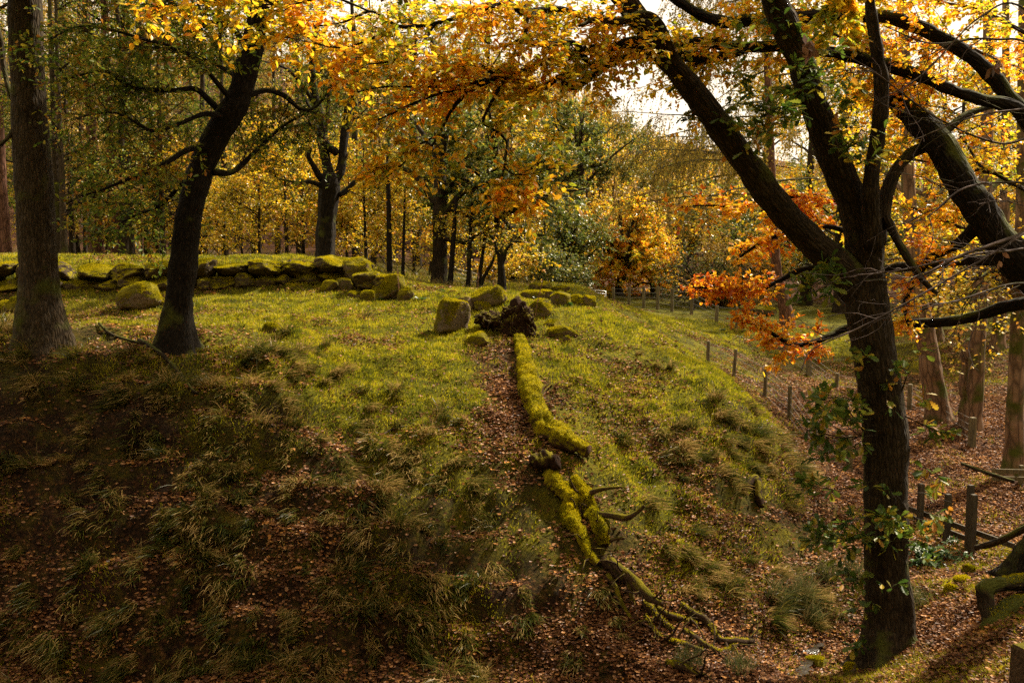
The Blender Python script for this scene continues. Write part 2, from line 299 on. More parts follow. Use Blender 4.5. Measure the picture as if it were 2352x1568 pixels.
def ground_mat():
    m, t, o, N = new_mat('woodland_ground')
    g = N('ShaderNodeNewGeometry'); pos = g.outputs['Position']
    ag = N('ShaderNodeAttribute', attribute_name='green'); al = N('ShaderNodeAttribute', attribute_name='litter')
    a = N('ShaderNodeTexNoise', {'Vector': pos, 'Scale': 1.7, 'Detail': 7.0, 'Roughness': .65}); b = N('ShaderNodeTexNoise', {'Vector': pos, 'Scale': 13.0, 'Detail': 6.0, 'Roughness': .7})
    c = N('ShaderNodeTexNoise', {'Vector': pos, 'Scale': 60.0, 'Detail': 3.0}); vo = N('ShaderNodeTexVoronoi', {'Vector': pos, 'Scale': 16.0})
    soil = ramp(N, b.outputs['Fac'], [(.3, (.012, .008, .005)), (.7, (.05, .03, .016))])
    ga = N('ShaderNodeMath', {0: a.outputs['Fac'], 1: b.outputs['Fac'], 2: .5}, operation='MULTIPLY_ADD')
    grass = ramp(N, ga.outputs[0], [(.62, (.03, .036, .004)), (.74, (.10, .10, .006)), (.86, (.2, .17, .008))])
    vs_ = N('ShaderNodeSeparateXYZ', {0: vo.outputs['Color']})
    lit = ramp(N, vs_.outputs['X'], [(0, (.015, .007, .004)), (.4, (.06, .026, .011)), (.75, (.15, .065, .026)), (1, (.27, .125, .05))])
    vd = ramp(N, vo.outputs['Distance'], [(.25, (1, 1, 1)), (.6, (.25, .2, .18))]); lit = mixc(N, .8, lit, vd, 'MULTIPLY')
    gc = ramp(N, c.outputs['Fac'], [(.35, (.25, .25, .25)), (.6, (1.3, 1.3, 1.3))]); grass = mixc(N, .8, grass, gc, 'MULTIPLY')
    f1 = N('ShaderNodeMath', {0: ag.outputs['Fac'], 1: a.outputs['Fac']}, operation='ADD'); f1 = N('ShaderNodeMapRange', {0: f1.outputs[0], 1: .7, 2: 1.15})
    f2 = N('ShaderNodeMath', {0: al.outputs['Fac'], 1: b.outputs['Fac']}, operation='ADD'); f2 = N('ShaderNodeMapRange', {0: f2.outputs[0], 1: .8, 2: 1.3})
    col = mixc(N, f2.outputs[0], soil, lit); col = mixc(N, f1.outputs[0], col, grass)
    hh = N('ShaderNodeMath', {0: c.outputs['Fac'], 1: .4, 2: b.outputs['Fac']}, operation='MULTIPLY_ADD')
    bp = N('ShaderNodeBump', {'Strength': 1.0, 'Distance': .12, 'Height': hh.outputs[0]})
    s = N('ShaderNodeBsdfPrincipled', {'Base Color': col, 'Roughness': .95, 'Normal': bp.outputs[0], 'Specular IOR Level': .1})
    t.links.new(s.outputs[0], o.inputs['Surface']); return m
A = Acc(); nx, ny = len(xs), len(ys); idx = np.arange(nx*ny).reshape(ny, nx)
A.add(np.stack([GX, GY, GZ], -1), np.stack([idx[:-1,:-1], idx[:-1,1:], idx[1:,1:], idx[1:,:-1]], -1).reshape(-1, 4))
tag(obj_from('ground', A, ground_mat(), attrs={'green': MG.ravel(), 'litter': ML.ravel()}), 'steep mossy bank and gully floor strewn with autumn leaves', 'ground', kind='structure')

# ------------------------------------------------------------------ branch and leaf machinery
def catmull(p, n):
    p = np.asarray(p, float); q_ = np.concatenate([[2*p[0]-p[1]], p, [2*p[-1]-p[-2]]]); out = []
    t = np.linspace(0, 1, n, endpoint=False)[:,None]
    for i in range(1, len(q_)-2):
        a, b, c, d = q_[i-1:i+3]; out.append(.5*(2*b+(c-a)*t+(2*a-5*b+4*c-d)*t*t+(3*b-a-3*c+d)*t**3))
    return np.concatenate(out+[p[-1:]])
def resample(p, n):
    s = np.concatenate([[0], np.cumsum(np.linalg.norm(np.diff(p[:,:3], axis=0), axis=1))]); t = np.linspace(0, s[-1], n)
    return np.stack([np.interp(t, s, p[:,k]) for k in range(p.shape[1])], -1)
def tubes(acc, pts, r, S=4, mat=0, cap=True):
    """pts (B,P,3), r (B,P): all branches of one level at once"""
    B, n, _ = pts.shape; t = nrm(np.gradient(pts, axis=1)); mean = nrm(pts[:,-1]-pts[:,0])
    ref = np.eye(3)[np.argmin(np.abs(mean), axis=1)][:,None,:]
    a = nrm(np.cross(t, ref)); b = np.cross(t, a); th = np.arange(S)*2*np.pi/S
    ring = a[:,:,None]*np.cos(th)[:,None] + b[:,:,None]*np.sin(th)[:,None]
    v = pts[:,:,None] + ring*r[:,:,None,None]
    L_ = np.concatenate([np.zeros((B,1)), np.cumsum(np.linalg.norm(np.diff(pts, axis=1), axis=-1), axis=1)], 1)
    bk = np.stack([np.cos(th)*np.maximum(r,.01)[:,:,None], np.sin(th)*np.maximum(r,.01)[:,:,None], np.broadcast_to(L_[:,:,None], (B,n,S))+np.arange(B)[:,None,None]*1.7], -1)
    id_ = np.arange(B*n*S).reshape(B, n, S); j = np.roll(id_, -1, axis=2)
    f = [np.stack([id_[:,:-1], j[:,:-1], j[:,1:], id_[:,1:]], -1).reshape(-1, 4)]
    if cap and S > 3: f += [id_[:,-1].reshape(-1, S), id_[:,0,::-1].reshape(-1, S)]
    acc.add(v, f, mat, bk)
def big_limb(acc, path, S=18, seg=8, noise=.12, flare=None, mat=0, flute=0.0, seed=0):
    """path rows x,y,z,radius: thick bark-covered limb with lumps and root flare"""
    p = catmull(path, seg); c, r = p[:,:3], np.maximum(p[:,3], .004); n = len(c); th = np.arange(S)*2*np.pi/S
    t = nrm(np.gradient(c, axis=0)); ref = np.eye(3)[np.argmin(np.abs(nrm(c[-1]-c[0])))]
    a = nrm(np.cross(t, ref)); b = np.cross(t, a)
    ring = a[:,None]*np.cos(th)[:,None] + b[:,None]*np.sin(th)[:,None]
    rr = np.repeat(r[:,None], S, 1); d = np.concatenate([[0], np.cumsum(np.linalg.norm(np.diff(c, axis=0), axis=1))])
    if flare:
        k, amp, fall = flare; g = np.exp(-d/fall)[:,None]; rr = rr*(1 + amp*g*(.55+.45*np.cos(k*th+seed*1.7)[None]) )
    if flute: rr = rr*(1+flute*np.cos(5*th+seed+.3*d[:,None]))
    q_ = c[:,None]+ring*rr[:,:,None]
    rr = rr*(1 + noise*2*n3(q_*2.2/np.maximum(r.mean()*4,.3)+seed) + noise*1.2*n3(q_*9+seed) + (noise*1.3*n3(q_*19+seed) if noise > .3 else 0))
    v = c[:,None]+ring*rr[:,:,None]; id_ = np.arange(n*S).reshape(n, S); j = np.roll(id_, -1, 1)
    bk = np.stack([np.cos(th)[None]*rr, np.sin(th)[None]*rr, np.repeat(d[:,None], S, 1)+seed], -1)
    acc.add(v, [np.stack([id_[:-1], j[:-1], j[1:], id_[1:]], -1).reshape(-1, 4), id_[-1:].copy(), id_[:1,::-1].copy()], mat, bk)
    return p
def D(path):
    """rows u,v,depth,width(px) -> x,y,z,radius"""
    p = np.asarray(path, float); return np.concatenate([P(p[:,0], p[:,1], p[:,2]), (p[:,3]/F*p[:,2]/2)[:,None]], 1)
def fuzz(acc, n, h=.035, mat=1, up=.15, seed=0, wd=.006):
    """short moss shoots standing on whatever faces up"""
    rr = np.random.default_rng(seed); V = np.concatenate(acc.v); Q = np.concatenate([f for f in acc.f if f.shape[1] == 4])
    a, b, c, d = (V[Q[:,i]] for i in range(4)); nn = np.cross(c-a, d-b); ar = np.linalg.norm(nn, axis=1); nn = nn/np.maximum(ar,1e-9)[:,None]
    w = ar*np.clip((nn[:,2]-up)*1.5+3.0*n3((a+c)*1.6), 0, 1); k = rr.choice(len(Q), n, p=w/w.sum()); s_, t_ = rr.random((n,1)), rr.random((n,1))
    p = (a[k]*(1-s_)+b[k]*s_)*(1-t_)+(d[k]*(1-s_)+c[k]*s_)*t_; dr = nrm(nn[k]+np.array([0,0,.3])+rr.normal(0,.55,(n,3))); sd_ = nrm(np.cross(dr, rr.normal(size=(n,3))))*wd
    tip = p+dr*(h*rr.uniform(.4,1.2,n))[:,None]; v = np.stack([p-sd_, p+sd_, tip], 1); acc.add(v, np.arange(n*3).reshape(n,3), mat)
def grow(st, dr, ln, n, wig, trop=(0,0,0), rng=R):
    pts = [st]; d = nrm(dr); step = (ln/(n-1))[:,None]; trop = np.asarray(trop, float)
    for i in range(n-1):
        d = nrm(d + wig*rng.normal(size=d.shape) + trop); pts.append(pts[-1]+d*step)
    return np.stack(pts, 1)
def spawn(pts, N_, lo, hi, ang, flat, rng=R):
    B, n, _ = pts.shape; ln = np.linalg.norm(np.diff(pts, axis=1), axis=-1).sum(1); b = rng.choice(B, N_, p=ln/ln.sum())
    t = rng.uniform(lo, hi, N_); k = np.minimum((t*(n-1)).astype(int), n-2); f = (t*(n-1)-k)[:,None]
    p0, p1 = pts[b,k], pts[b,k+1]; tan = nrm(p1-p0); s = np.cross(tan, rng.normal(size=tan.shape)); s = nrm(s)
    s[:,2] *= (1-flat); s = nrm(s - tan*(s*tan).sum(1, keepdims=True)*.9); a = rng.uniform(ang*.6, ang*1.3, N_)[:,None]
    return p0+(p1-p0)*f, nrm(np.cos(a)*tan+np.sin(a)*s), b, t, ln[b]
half = np.array([(0,0),(.17,.06),(.26,.13),(.33,.08),(.45,.21),(.54,.12),(.66,.27),(.76,.16),(.88,.2),(1,0)])
def leaf_tpl(kind):
    if kind == 'beech': return np.array([(0,0,0),(.28,.27,.05),(.68,.25,.06),(1,0,-.03),(.68,-.25,.06),(.28,-.27,.05)]), [np.array([[0,3,2,1],[0,5,4,3]])]
    if kind == 'oak':
        n = len(half); a = np.c_[half, half[:,1]*.25]; b = np.c_[half[1:-1,0], -half[1:-1,1], half[1:-1,1]*.25]
        return np.concatenate([a, b]), [np.array([list(range(n))[::-1], [0]+list(range(n, n+n-2))+[n-1]])]
    if kind == 'curl': return np.array([(0,0,.0),(.3,.26,.14),(.7,.22,.10),(1,0,.16),(.7,-.25,.04),(.3,-.28,.12)]), [np.array([[0,3,2,1],[0,5,4,3]])]
    return np.array([(0,0,0),(.5,.34,.06),(1,0,0),(.5,-.34,.06)]), [np.array([[0,3,2,1]])]
def put_leaves(acc, pos, axis_, normal, size, kind, mat):
    v, fs = leaf_tpl(kind); a = nrm(axis_); n = nrm(normal - a*(normal*a).sum(1, keepdims=True)); b = np.cross(n, a); N_ = len(pos)
    s = np.broadcast_to(np.asarray(size, float), (N_,))[:,None,None]
    w = pos[:,None] + s*(v[None,:,0:1]*a[:,None]+v[None,:,1:2]*b[:,None]+v[None,:,2:3]*n[:,None])
    off = (np.arange(N_)*len(v))[:,None,None]
    acc.add(w, [(f[None]+off).reshape(-1, f.shape[1]) for f in fs], mat)
def leaves_on(acc, tw_, N_, kind, size, mat, flat=.8, droop=.25, spread=.9, rng=R, lo=.1, tilt=.45):
    if N_ < 1: return
    pos, dr, *_ = spawn(tw_, N_, lo, 1.0, 1.0, flat, rng); dr[:,2] -= droop*rng.random(N_)
    nn = np.array([0,0,1.])*1. + rng.normal(size=(N_,3))*tilt
    put_leaves(acc, pos, dr, nn, size*rng.uniform(.7, 1.2, N_), kind, mat)
def crown(acc, limbs, n1, l1, n2_, l2, nl, kind, size, flat=.7, lo=.2, trop1=(0,0,0), trop2=(0,0,-.03), r1=.012, r2=.004, wig=.22, ang=.9, n3_=0, l3=0, leaf_mat_i=1, rng=R, tilt=.45, droop=.25, hi=1.0):
    """twigs (slot 0) and leaves (slot 1) growing from limbs [(P,3) arrays]"""
    base = np.stack([resample(l[:,:3], 16) for l in limbs])
    p, d, b, t, ln = spawn(base, n1, lo, hi, ang, flat, rng); l1_ = l1*rng.uniform(.45, 1.15, n1)*(1.15-.5*t)
    A1 = grow(p, d, l1_, 8, wig, trop1, rng); tubes(acc, A1, r1*(l1_/l1)[:,None]*np.linspace(1, .35, 8)[None], 4, 0, False)
    p, d, b, t, ln = spawn(A1, n2_, .15, 1, .85, flat, rng); l2_ = l2*rng.uniform(.4, 1.2, n2_)
    A2 = grow(p, d, l2_, 6, wig, trop2, rng); tubes(acc, A2, np.full((n2_,1), r2)*np.linspace(1, .4, 6)[None], 3, 0, False)
    last = A2
    if n3_:
        p, d, b, t, ln = spawn(A2, n3_, .15, 1, .8, flat, rng); A3 = grow(p, d, l3*rng.uniform(.4, 1.2, n3_), 5, wig, trop2, rng)
        tubes(acc, A3, np.full((n3_,1), r2*.6)*np.linspace(1, .4, 5)[None], 3, 0, False); last = A3
    leaves_on(acc, last, nl, kind, size, leaf_mat_i, flat, droop, rng=rng, tilt=tilt)
    return A1, last

# ------------------------------------------------------------------ the big trees
def big_tree(name, label, cat, trunk, limbs, bark, group=None, flare=None, S=26, noise=.1, flute=0.0, seed=0, sink=.35, limb_label=None):
    tp = D(trunk); g = float(gnd(tp[0,0], tp[0,1])); dz = g - tp[0,2]
    tp[0,2] = g - sink
    if len(tp) > 1: tp[1,2] = max(tp[1,2], g + .1)
    root = thing(name, (tp[0,0], tp[0,1], g), label, cat, group); loc = np.array(root.location)
    a = Acc(); big_limb(a, tp, S, 10, noise, flare, 0, flute, seed); obj_from('trunk', a, M[bark], root, loc)
    paths = []
    for i, l in enumerate(limbs):
        a = Acc(); paths.append(big_limb(a, D(l), 12, 8, .16, None, 0, 0, seed+i+3)); obj_from('limb', a, M[bark], root, loc)
    return root, loc, catmull(tp, 8), paths
def crown_obj(root, loc, fn, leaf, twig='twig', name='crown'):
    a = Acc(); fn(a); return obj_from(name, a, [M[twig], M[leaf]], root, loc, smooth=False)

# tall straight ash trunk at the left edge
r, loc, tp, ps = big_tree('ash_tree', 'thick straight grey-brown trunk with flared foot at the left edge before the wall', 'tree',
    [(103,803,19.8,118),(97,765,19.8,108),(92,700,19.8,92),(90,620,19.8,85),(82,500,19.8,84),(74,380,19.8,80),(66,250,19.8,76),(60,120,19.7,73),(56,0,19.6,71),(50,-200,19.5,62),(44,-520,19.4,45)],
    [[(40,250,19.9,14),(20,205,20,12),(8,150,20.2,11),(2,90,20.3,10),(-20,20,20.4,8)], [(38,290,19.7,13),(15,320,19.5,9),(-15,345,19.3,7)]],
    'barkgrey', flare=(5,.75,.42), seed=1)
ASH = (r, loc)
crown_obj(r, loc, lambda a: crown(a, ps+[tp[40:]], 26, 1.4, 130, .5, 260, 'oak', .12), 'oakolive')

# dark leaning oak left of the grass slope
T2L = [[(500,250,19.8,16),(450,206,19.7,12),(400,208,19.6,11),(320,205,19.5,10),(285,190,19.3,9),(245,165,19.2,8),(215,165,19.1,6),(150,182,19,4)],
 [(478,335,19.8,18),(430,345,19.4,14),(385,372,19.0,12),(330,398,18.7,10),(285,415,18.5,8),(235,436,18.3,6),(180,452,18.1,4)],
 [(455,395,19.9,14),(415,425,20.2,11),(370,470,20.5,8),(300,500,20.8,6),(230,540,21,4)],
 [(555,225,19.8,14),(610,208,20.2,12),(655,222,20.5,11),(690,250,20.8,9),(730,240,21,7),(790,160,21.3,4)],
 [(490,395,19.9,15),(530,397,20.2,14),(560,375,20.5,12),(600,335,20.7,9),(650,290,21,7),(720,250,21.2,4)],
 [(520,270,19.7,14),(470,262,19.2,11),(410,285,18.8,9),(350,300,18.6,7),(270,260,18.4,5),(200,265,18.2,3)],
 [(575,130,19.6,16),(530,60,20,12),(470,50,20.5,10),(420,20,20.8,8),(330,-20,21,6)],
 [(600,20,19.5,24),(660,-15,19.3,20),(720,-40,19,16)],
 [(560,190,19.7,12),(500,150,20.3,9),(420,120,20.9,7),(340,110,21.3,5),(250,120,21.6,3)],
 [(540,240,19.7,14),(440,130,18.6,9),(330,90,18,7),(200,60,17.6,5),(110,90,17.4,3)]]
r, loc, tp, ps = big_tree('oak_tree', 'dark leaning oak with a bent trunk and olive leaves, second trunk from the left edge', 'tree',
    [(405,818,20,88),(406,770,20,72),(409,715,20,63),(418,640,20,60),(425,570,20,62),(431,510,20,60),(448,440,20,58),(462,390,20,58),(487,330,19.9,58),(522,272,19.8,58),(547,225,19.7,57),(566,165,19.6,53),(580,105,19.5,50),(598,35,19.4,48),(618,-40,19.3,44),(660,-200,19,34),(700,-400,18.8,20)],
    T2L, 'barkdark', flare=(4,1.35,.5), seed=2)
OAK2 = (r, loc)
crown_obj(r, loc, lambda a: crown(a, ps[:7]+ps[8:], 260, 1.5, 2100, .5, 12500, 'oak', .115, flat=.75, wig=.28, trop1=(-.01,0,-.02), r1=.011, r2=.0045), 'oakolive')

# twisted oak growing on the end of the wall
T3L = [[(757,410,31.5,24),(742,335,31.5,22),(735,270,31.4,20),(722,215,31.3,17),(716,160,31.2,15),(722,95,31,11),(735,30,30.8,8)],
 [(760,420,31.5,26),(782,390,31.6,22),(790,320,31.7,20),(800,250,31.8,18),(815,214,31.9,16),(822,206,31.9,12)],
 [(772,352,31.6,18),(745,325,31.2,16),(722,292,31,14),(700,285,30.8,9),(655,296,30.6,5)],
 [(738,412,31.4,15),(722,385,31.1,13),(709,360,30.9,11),(714,340,30.8,7)],
 [(740,428,31.4,12),(715,418,31,10),(690,420,30.7,8),(650,413,30.4,5),(630,405,30.2,3)],
 [(780,450,31.5,14),(808,425,31.7,12),(830,400,31.9,10),(862,385,32.1,8),(900,372,32.4,5)],
 [(745,330,31.5,10),(752,270,31.7,9),(758,200,31.9,8),(775,160,32,6),(800,120,32.3,4)],
 [(730,250,31.4,10),(700,205,31,9),(672,170,30.8,7),(640,150,30.5,5),(600,140,30.2,3)],
 [(735,280,31.4,9),(700,225,31.8,8),(690,180,32.2,6),(665,140,32.5,4)],
 [(718,180,31.2,8),(760,140,30.9,6),(790,135,30.6,5),(840,90,30.3,3)]]
r, loc, tp, ps = big_tree('oak_tree', 'small twisted black oak with a broken top standing at the wall end', 'tree',
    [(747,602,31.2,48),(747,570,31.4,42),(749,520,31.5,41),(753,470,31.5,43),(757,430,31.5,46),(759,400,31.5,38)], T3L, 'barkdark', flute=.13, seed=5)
crown_obj(r, loc, lambda a: crown(a, ps, 110, 1.0, 500, .5, 1500, 'oak', .10, wig=.3, r1=.012, r2=.005), 'oakolive')

# the forked oak on the right
OL = [[(1990,700,15.4,92),(1958,645,15.4,84),(1905,592,15.3,76),(1842,535,15.2,70),(1783,468,15,66),(1722,388,14.9,62),(1664,305,14.7,60),(1600,220,14.6,57),(1545,150,14.5,55),(1490,75,14.4,57),(1430,-5,14.3,52),(1365,-100,14.2,42)],
 [(1995,665,15.5,80),(1985,560,15.5,82),(1958,470,15.5,73),(1922,380,15.4,68),(1884,280,15.3,66),(1858,205,15.2,62),(1838,135,15.2,58),(1800,50,15.1,58),(1768,-40,15,50),(1740,-200,15,34)],
 [(2008,570,15.2,46),(2000,450,15.1,40),(2005,380,15.1,34),(2018,300,15,34),(2026,210,15,35),(2015,120,15,28),(1999,20,15,25),(1990,-70,14.9,22)],
 [(2015,560,15.4,40),(2035,455,15.5,34),(2055,398,15.6,30),(2092,352,15.8,27),(2145,330,16,22),(2210,270,16.3,16),(2290,240,16.6,11)],
 [(2035,500,15.3,22),(2062,553,15.1,20),(2098,615,14.9,17),(2130,655,14.8,13),(2152,674,14.7,9)],
 [(1560,160,14.5,24),(1500,40,14.0,0.0+20),(1420,50,13.6,17),(1370,45,13.3,12),(1330,60,13,7)]]
r, loc, tp, ps = big_tree('oak_tree', 'large dark forked oak by the stream, its thick left limb reaching over the knoll', 'tree',
    [(2042,1556,15.15,128),(2042,1490,15.3,112),(2043,1400,15.4,98),(2037,1250,15.4,96),(2036,1120,15.4,98),(2033,1010,15.4,98),(2024,910,15.4,102),(2012,830,15.4,94),(1998,750,15.4,96),(1990,690,15.4,100),(1992,640,15.4,92)], OL, 'bark', flare=(5,1.0,.5), S=34, seed=8)
OAK = (r, loc, tp, ps)
def epi(a):
    rr = np.random.default_rng(5)
    seg = tp[(tp[:,2] > P(0,1350,15.4)[2]) & (tp[:,2] < P(0,860,15.4)[2])]
    st = seg[rr.integers(0, len(seg), 34), :3]; th = np.where(rr.random(34) < .6, rr.uniform(2.7, 4.1, 34), rr.uniform(-2.6, .6, 34)); d = np.stack([np.cos(th), np.sin(th)*.8, rr.uniform(-.25, .25, 34)], -1)
    st = st + nrm(d)*.28
    A1 = grow(st, d, rr.uniform(.4, 1.35, 34), 7, .25, (0,0,-.03), rr); tubes(a, A1, np.full((34,1), .006)*np.linspace(1,.4,7)[None], 4, 0, False)
    p, dd, *_ = spawn(A1, 90, .3, 1, .8, .6, rr); A2 = grow(p, dd, rr.uniform(.15, .35, 90), 5, .25, (0,0,-.03), rr); tubes(a, A2, np.full((90,5), .003), 3, 0, False)
    leaves_on(a, A2, 620, 'oak', .175, 1, .5, .3, rng=rr)
crown_obj(r, loc, epi, 'oakgreen', name='crown')
def epi3(a):
    rr = np.random.default_rng(9); tw_ = [D(q)[:,:3] for q in ([(2015,980,15.1,1),(1950,962,14.6,1),(1885,948,14.3,1),(1822,942,14.1,1)], [(2015,1000,15.1,1),(1930,1005,14.5,1),(1850,985,14.2,1)], [(1990,1000,15.1,1),(1940,930,14.6,1),(1880,915,14.3,1)], [(2078,955,15.2,1),(2140,985,14.9,1),(2188,1000,14.7,1)], [(1995,1115,15.2,1),(1910,1125,14.6,1),(1832,1108,14.3,1)], [(1995,1225,15.2,1),(1900,1240,14.6,1),(1815,1232,14.4,1)], [(2000,880,15.1,1),(1985,830,14.9,1),(2010,800,14.8,1)], [(2070,900,15.2,1),(2085,860,15,1),(2060,830,14.9,1)], [(2040,1120,15,1),(2060,1150,14.7,1),(2030,1190,14.6,1)], [(2040,1240,15,1),(2060,1245,14.8,1),(2110,1240,14.7,1)])]
    for q in tw_: tubes(a, resample(q, 10)[None], np.linspace(.012,.004,10)[None], 5, 0)
    crown(a, tw_, 46, .3, 190, .18, 620, 'oak', .17, flat=.55, lo=.2, r1=.005, r2=.0025, rng=rr, tilt=.6)
crown_obj(r, loc, epi3, 'oakgreen', name='crown')
def epi2(a):
    rr = np.random.default_rng(6)
    crown(a, [D([(1690,330,14.8,1),(1760,260,14.4,1),(1830,200,14.2,1),(1900,160,14,1)])[:,:3], D([(1660,290,14.6,1),(1680,200,14.3,1),(1730,120,14.2,1)])[:,:3],
              D([(1900,330,15.2,1),(1850,280,14.7,1),(1790,290,14.4,1),(1720,330,14.2,1)])[:,:3], D([(1950,430,15.3,1),(1990,300,14.6,1),(1960,230,14.4,1)])[:,:3], D([(1990,560,15,1),(1960,620,14.6,1),(1880,650,14.4,1)])[:,:3], ps[0][30:], ps[1][20:]],
          60, .55, 300, .3, 1250, 'oak', .17, flat=.5, rng=rr, r1=.007, r2=.003)
crown_obj(r, loc, epi2, 'oakgreen', name='crown')

# leaning beech whose boughs arch over the picture
BX = 16.2
BL = [[(2400,640,15.2,110),(2330,590,15.2,84),(2265,505,15.3,74),(2205,410,15.5,70),(2150,325,15.7,66),(2105,268,15.9,58),(2060,225,16.1,44),(2010,150,16.3,26),(1975,60,16.5,14)],
 [(2450,500,15.4,70),(2430,350,15.6,52),(2350,262,15.8,40),(2270,165,16,34),(2200,110,16.1,32),(2130,72,16.2,31),(2050,42,16.3,30),(1985,38,16.3,30),(1870,38,16.3,29),(1740,45,16.2,28),(1668,52,16,27),(1608,33,15.6,25),(1562,5,15.2,22),(1500,-40,14.8,18)],
 [(2420,420,15.4,50),(2350,262,15.2,34),(2260,232,15.3,28),(2185,206,15.5,27),(2110,172,15.7,27),(1995,140,16,27),(1915,122,16.1,26),(1830,108,16.2,25),(1720,108,16.1,25),(1640,102,15.8,24),(1570,95,15.4,23),(1534,98,15.1,22),(1467,108,14.5,20),(1367,110,13.8,17),(1284,131,13.2,15),(1231,148,12.9,14),(1207,164,12.8,13),(1150,168,12.6,12),(1134,181,12.5,12),(1084,207,12.3,10),(1047,240,12.2,9),(1024,277,12.1,7),(1008,310,12,5),(985,345,12,4)],
 [(1720,112,16.1,18),(1640,132,15.6,24),(1560,128,15,25),(1474,124,14.4,25),(1412,140,14,22),(1367,168,13.7,20),(1330,195,13.5,19),(1308,200,13.4,17),(1295,188,13.3,14),(1302,170,13.3,10),(1312,160,13.3,6)],
 [(1480,130,14.3,20),(1488,110,14.1,20),(1470,93,14,19),(1438,97,13.9,19),(1402,113,13.7,18),(1394,133,13.6,17),(1371,153,13.5,17),(1350,146,13.3,16),(1331,110,13.1,15),(1306,97,12.9,13),(1250,104,12.6,12),(1201,97,12.4,10),(1150,105,12.2,6)],
 [(1350,172,13.6,14),(1290,176,13,14),(1251,200,12.8,15),(1217,203,12.7,14),(1178,181,12.6,12),(1140,172,12.5,8),(1100,148,12.4,6)],
 [(1500,60,14.7,16),(1435,48,14.2,16),(1351,40,13.6,15),(1294,23,13.2,15),(1250,22,13,14),(1201,30,12.8,13),(1167,8,12.6,11),(1117,20,12.5,10),(1067,37,12.4,9),(1017,50,12.3,9),(951,62,12.2,9),(914,60,12.2,8),(890,47,12.2,7),(850,27,12.2,6),(784,53,12.2,5),(700,60,12.3,4),(640,48,12.5,3)],
 [(1231,20,13,10),(1226,35,12.8,9),(1211,45,12.7,9),(1205,85,12.5,9),(1184,97,12.4,7)],
 [(1150,168,12.6,9),(1074,195,12.4,7),(984,200,12.3,6),(884,200,12.2,4),(820,212,12.2,3)],
 [(1084,207,12.3,8),(1017,214,12.2,6),(944,240,12.1,5),(867,277,12,3)],
 [(1008,310,12,5),(957,337,11.9,4),(917,383,11.8,3),(850,402,11.7,2)],
 [(1160,181,12.5,9),(1137,220,12.3,8),(1110,277,12.1,7),(1130,295,12,6),(1154,313,12,6),(1164,333,12,5),(1158,383,11.9,4),(1144,440,11.8,3)],
 [(1158,383,11.9,4),(1180,400,11.8,3),(1230,398,11.7,2),(1290,380,11.6,2)],
 [(1150,420,11.9,3),(1190,440,11.8,2),(1240,455,11.7,2)],
 [(1000,55,12.3,7),(960,110,12,6),(900,140,11.9,5),(830,150,11.8,3)],
 [(914,60,12.2,6),(840,95,12.1,5),(780,110,12,4),(700,95,12,2),(620,80,12,2)],
 [(850,27,12.2,5),(760,-5,12,5),(660,12,11.9,4),(560,8,11.8,3),(440,14,11.8,2),(330,10,11.8,2)],
 [(2440,700,15,40),(2330,700,16,30),(2200,735,16.8,24),(2060,745,17.4,20),(1950,752,17.6,17),(1905,772,17.5,15),(1840,792,17.3,13),(1800,782,17.2,11),(1755,755,17,8),(1700,735,16.9,5)],
 [(2330,600,15.4,30),(2200,600,16.6,22),(2000,620,17.6,18),(1860,615,17.7,14),(1787,646,17.6,11),(1741,667,17.5,9),(1701,663,17.4,7),(1640,662,17.3,5),(1590,660,17.2,3)],
 [(2000,560,17.7,16),(1900,520,17.7,12),(1790,540,17.6,9),(1720,575,17.5,7),(1680,610,17.4,4)],
 [(1960,480,17.6,14),(1860,450,17.5,10),(1731,467,17.4,7),(1700,480,17.3,5),(1640,472,17.2,4),(1560,475,17.1,3)],
 [(2265,505,15.3,40),(2200,560,15.6,26),(2130,600,15.9,18),(2080,690,16.2,12),(2090,760,16.4,6)]]
r, loc, tp, ps = big_tree('beech_tree', 'dark leaning beech at the right edge with long golden boughs arching across', 'tree',
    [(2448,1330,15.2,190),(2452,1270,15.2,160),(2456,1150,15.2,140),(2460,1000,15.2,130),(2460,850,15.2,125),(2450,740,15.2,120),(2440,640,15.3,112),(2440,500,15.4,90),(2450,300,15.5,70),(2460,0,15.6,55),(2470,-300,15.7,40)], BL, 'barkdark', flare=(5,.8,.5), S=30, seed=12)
root_b, loc_b, BP = r, loc, ps
def gold(a):
    rr = np.random.default_rng(21)
    arch = [BP[i] for i in (5,6,8,9,10,11,12,13,14,15,16)] + [BP[2][110:], BP[4][40:], BP[3][50:]]
    crown(a, arch, 240, .78, 1900, .36, 8600, 'beech', .092, flat=.82, lo=.05, trop1=(-.02,0,-.015), r1=.006, r2=.0026, wig=.2, ang=.85, rng=rr)
    crown(a, [BP[10], BP[11][40:], BP[12], BP[13], BP[10][12:]], 50, .34, 230, .2, 900, 'beech', .085, flat=.85, lo=.1, r1=.004, r2=.002, rng=rr)
    crown(a, [BP[16], BP[15][20:], BP[6][100:]], 36, .5, 150, .25, 800, 'beech', .085, flat=.8, lo=.2, r1=.004, r2=.002, rng=rr)
crown_obj(r, loc, gold, 'gold')
def overhead(a):
    rr = np.random.default_rng(24); crown(a, [BP[3], BP[4], BP[5], BP[6][:90], BP[2][90:150], BP[7]], 110, .7, 800, .36, 4200, 'beech', .085, flat=.8, lo=.05, r1=.006, r2=.0026, rng=rr)
crown_obj(r, loc, overhead, 'gold')
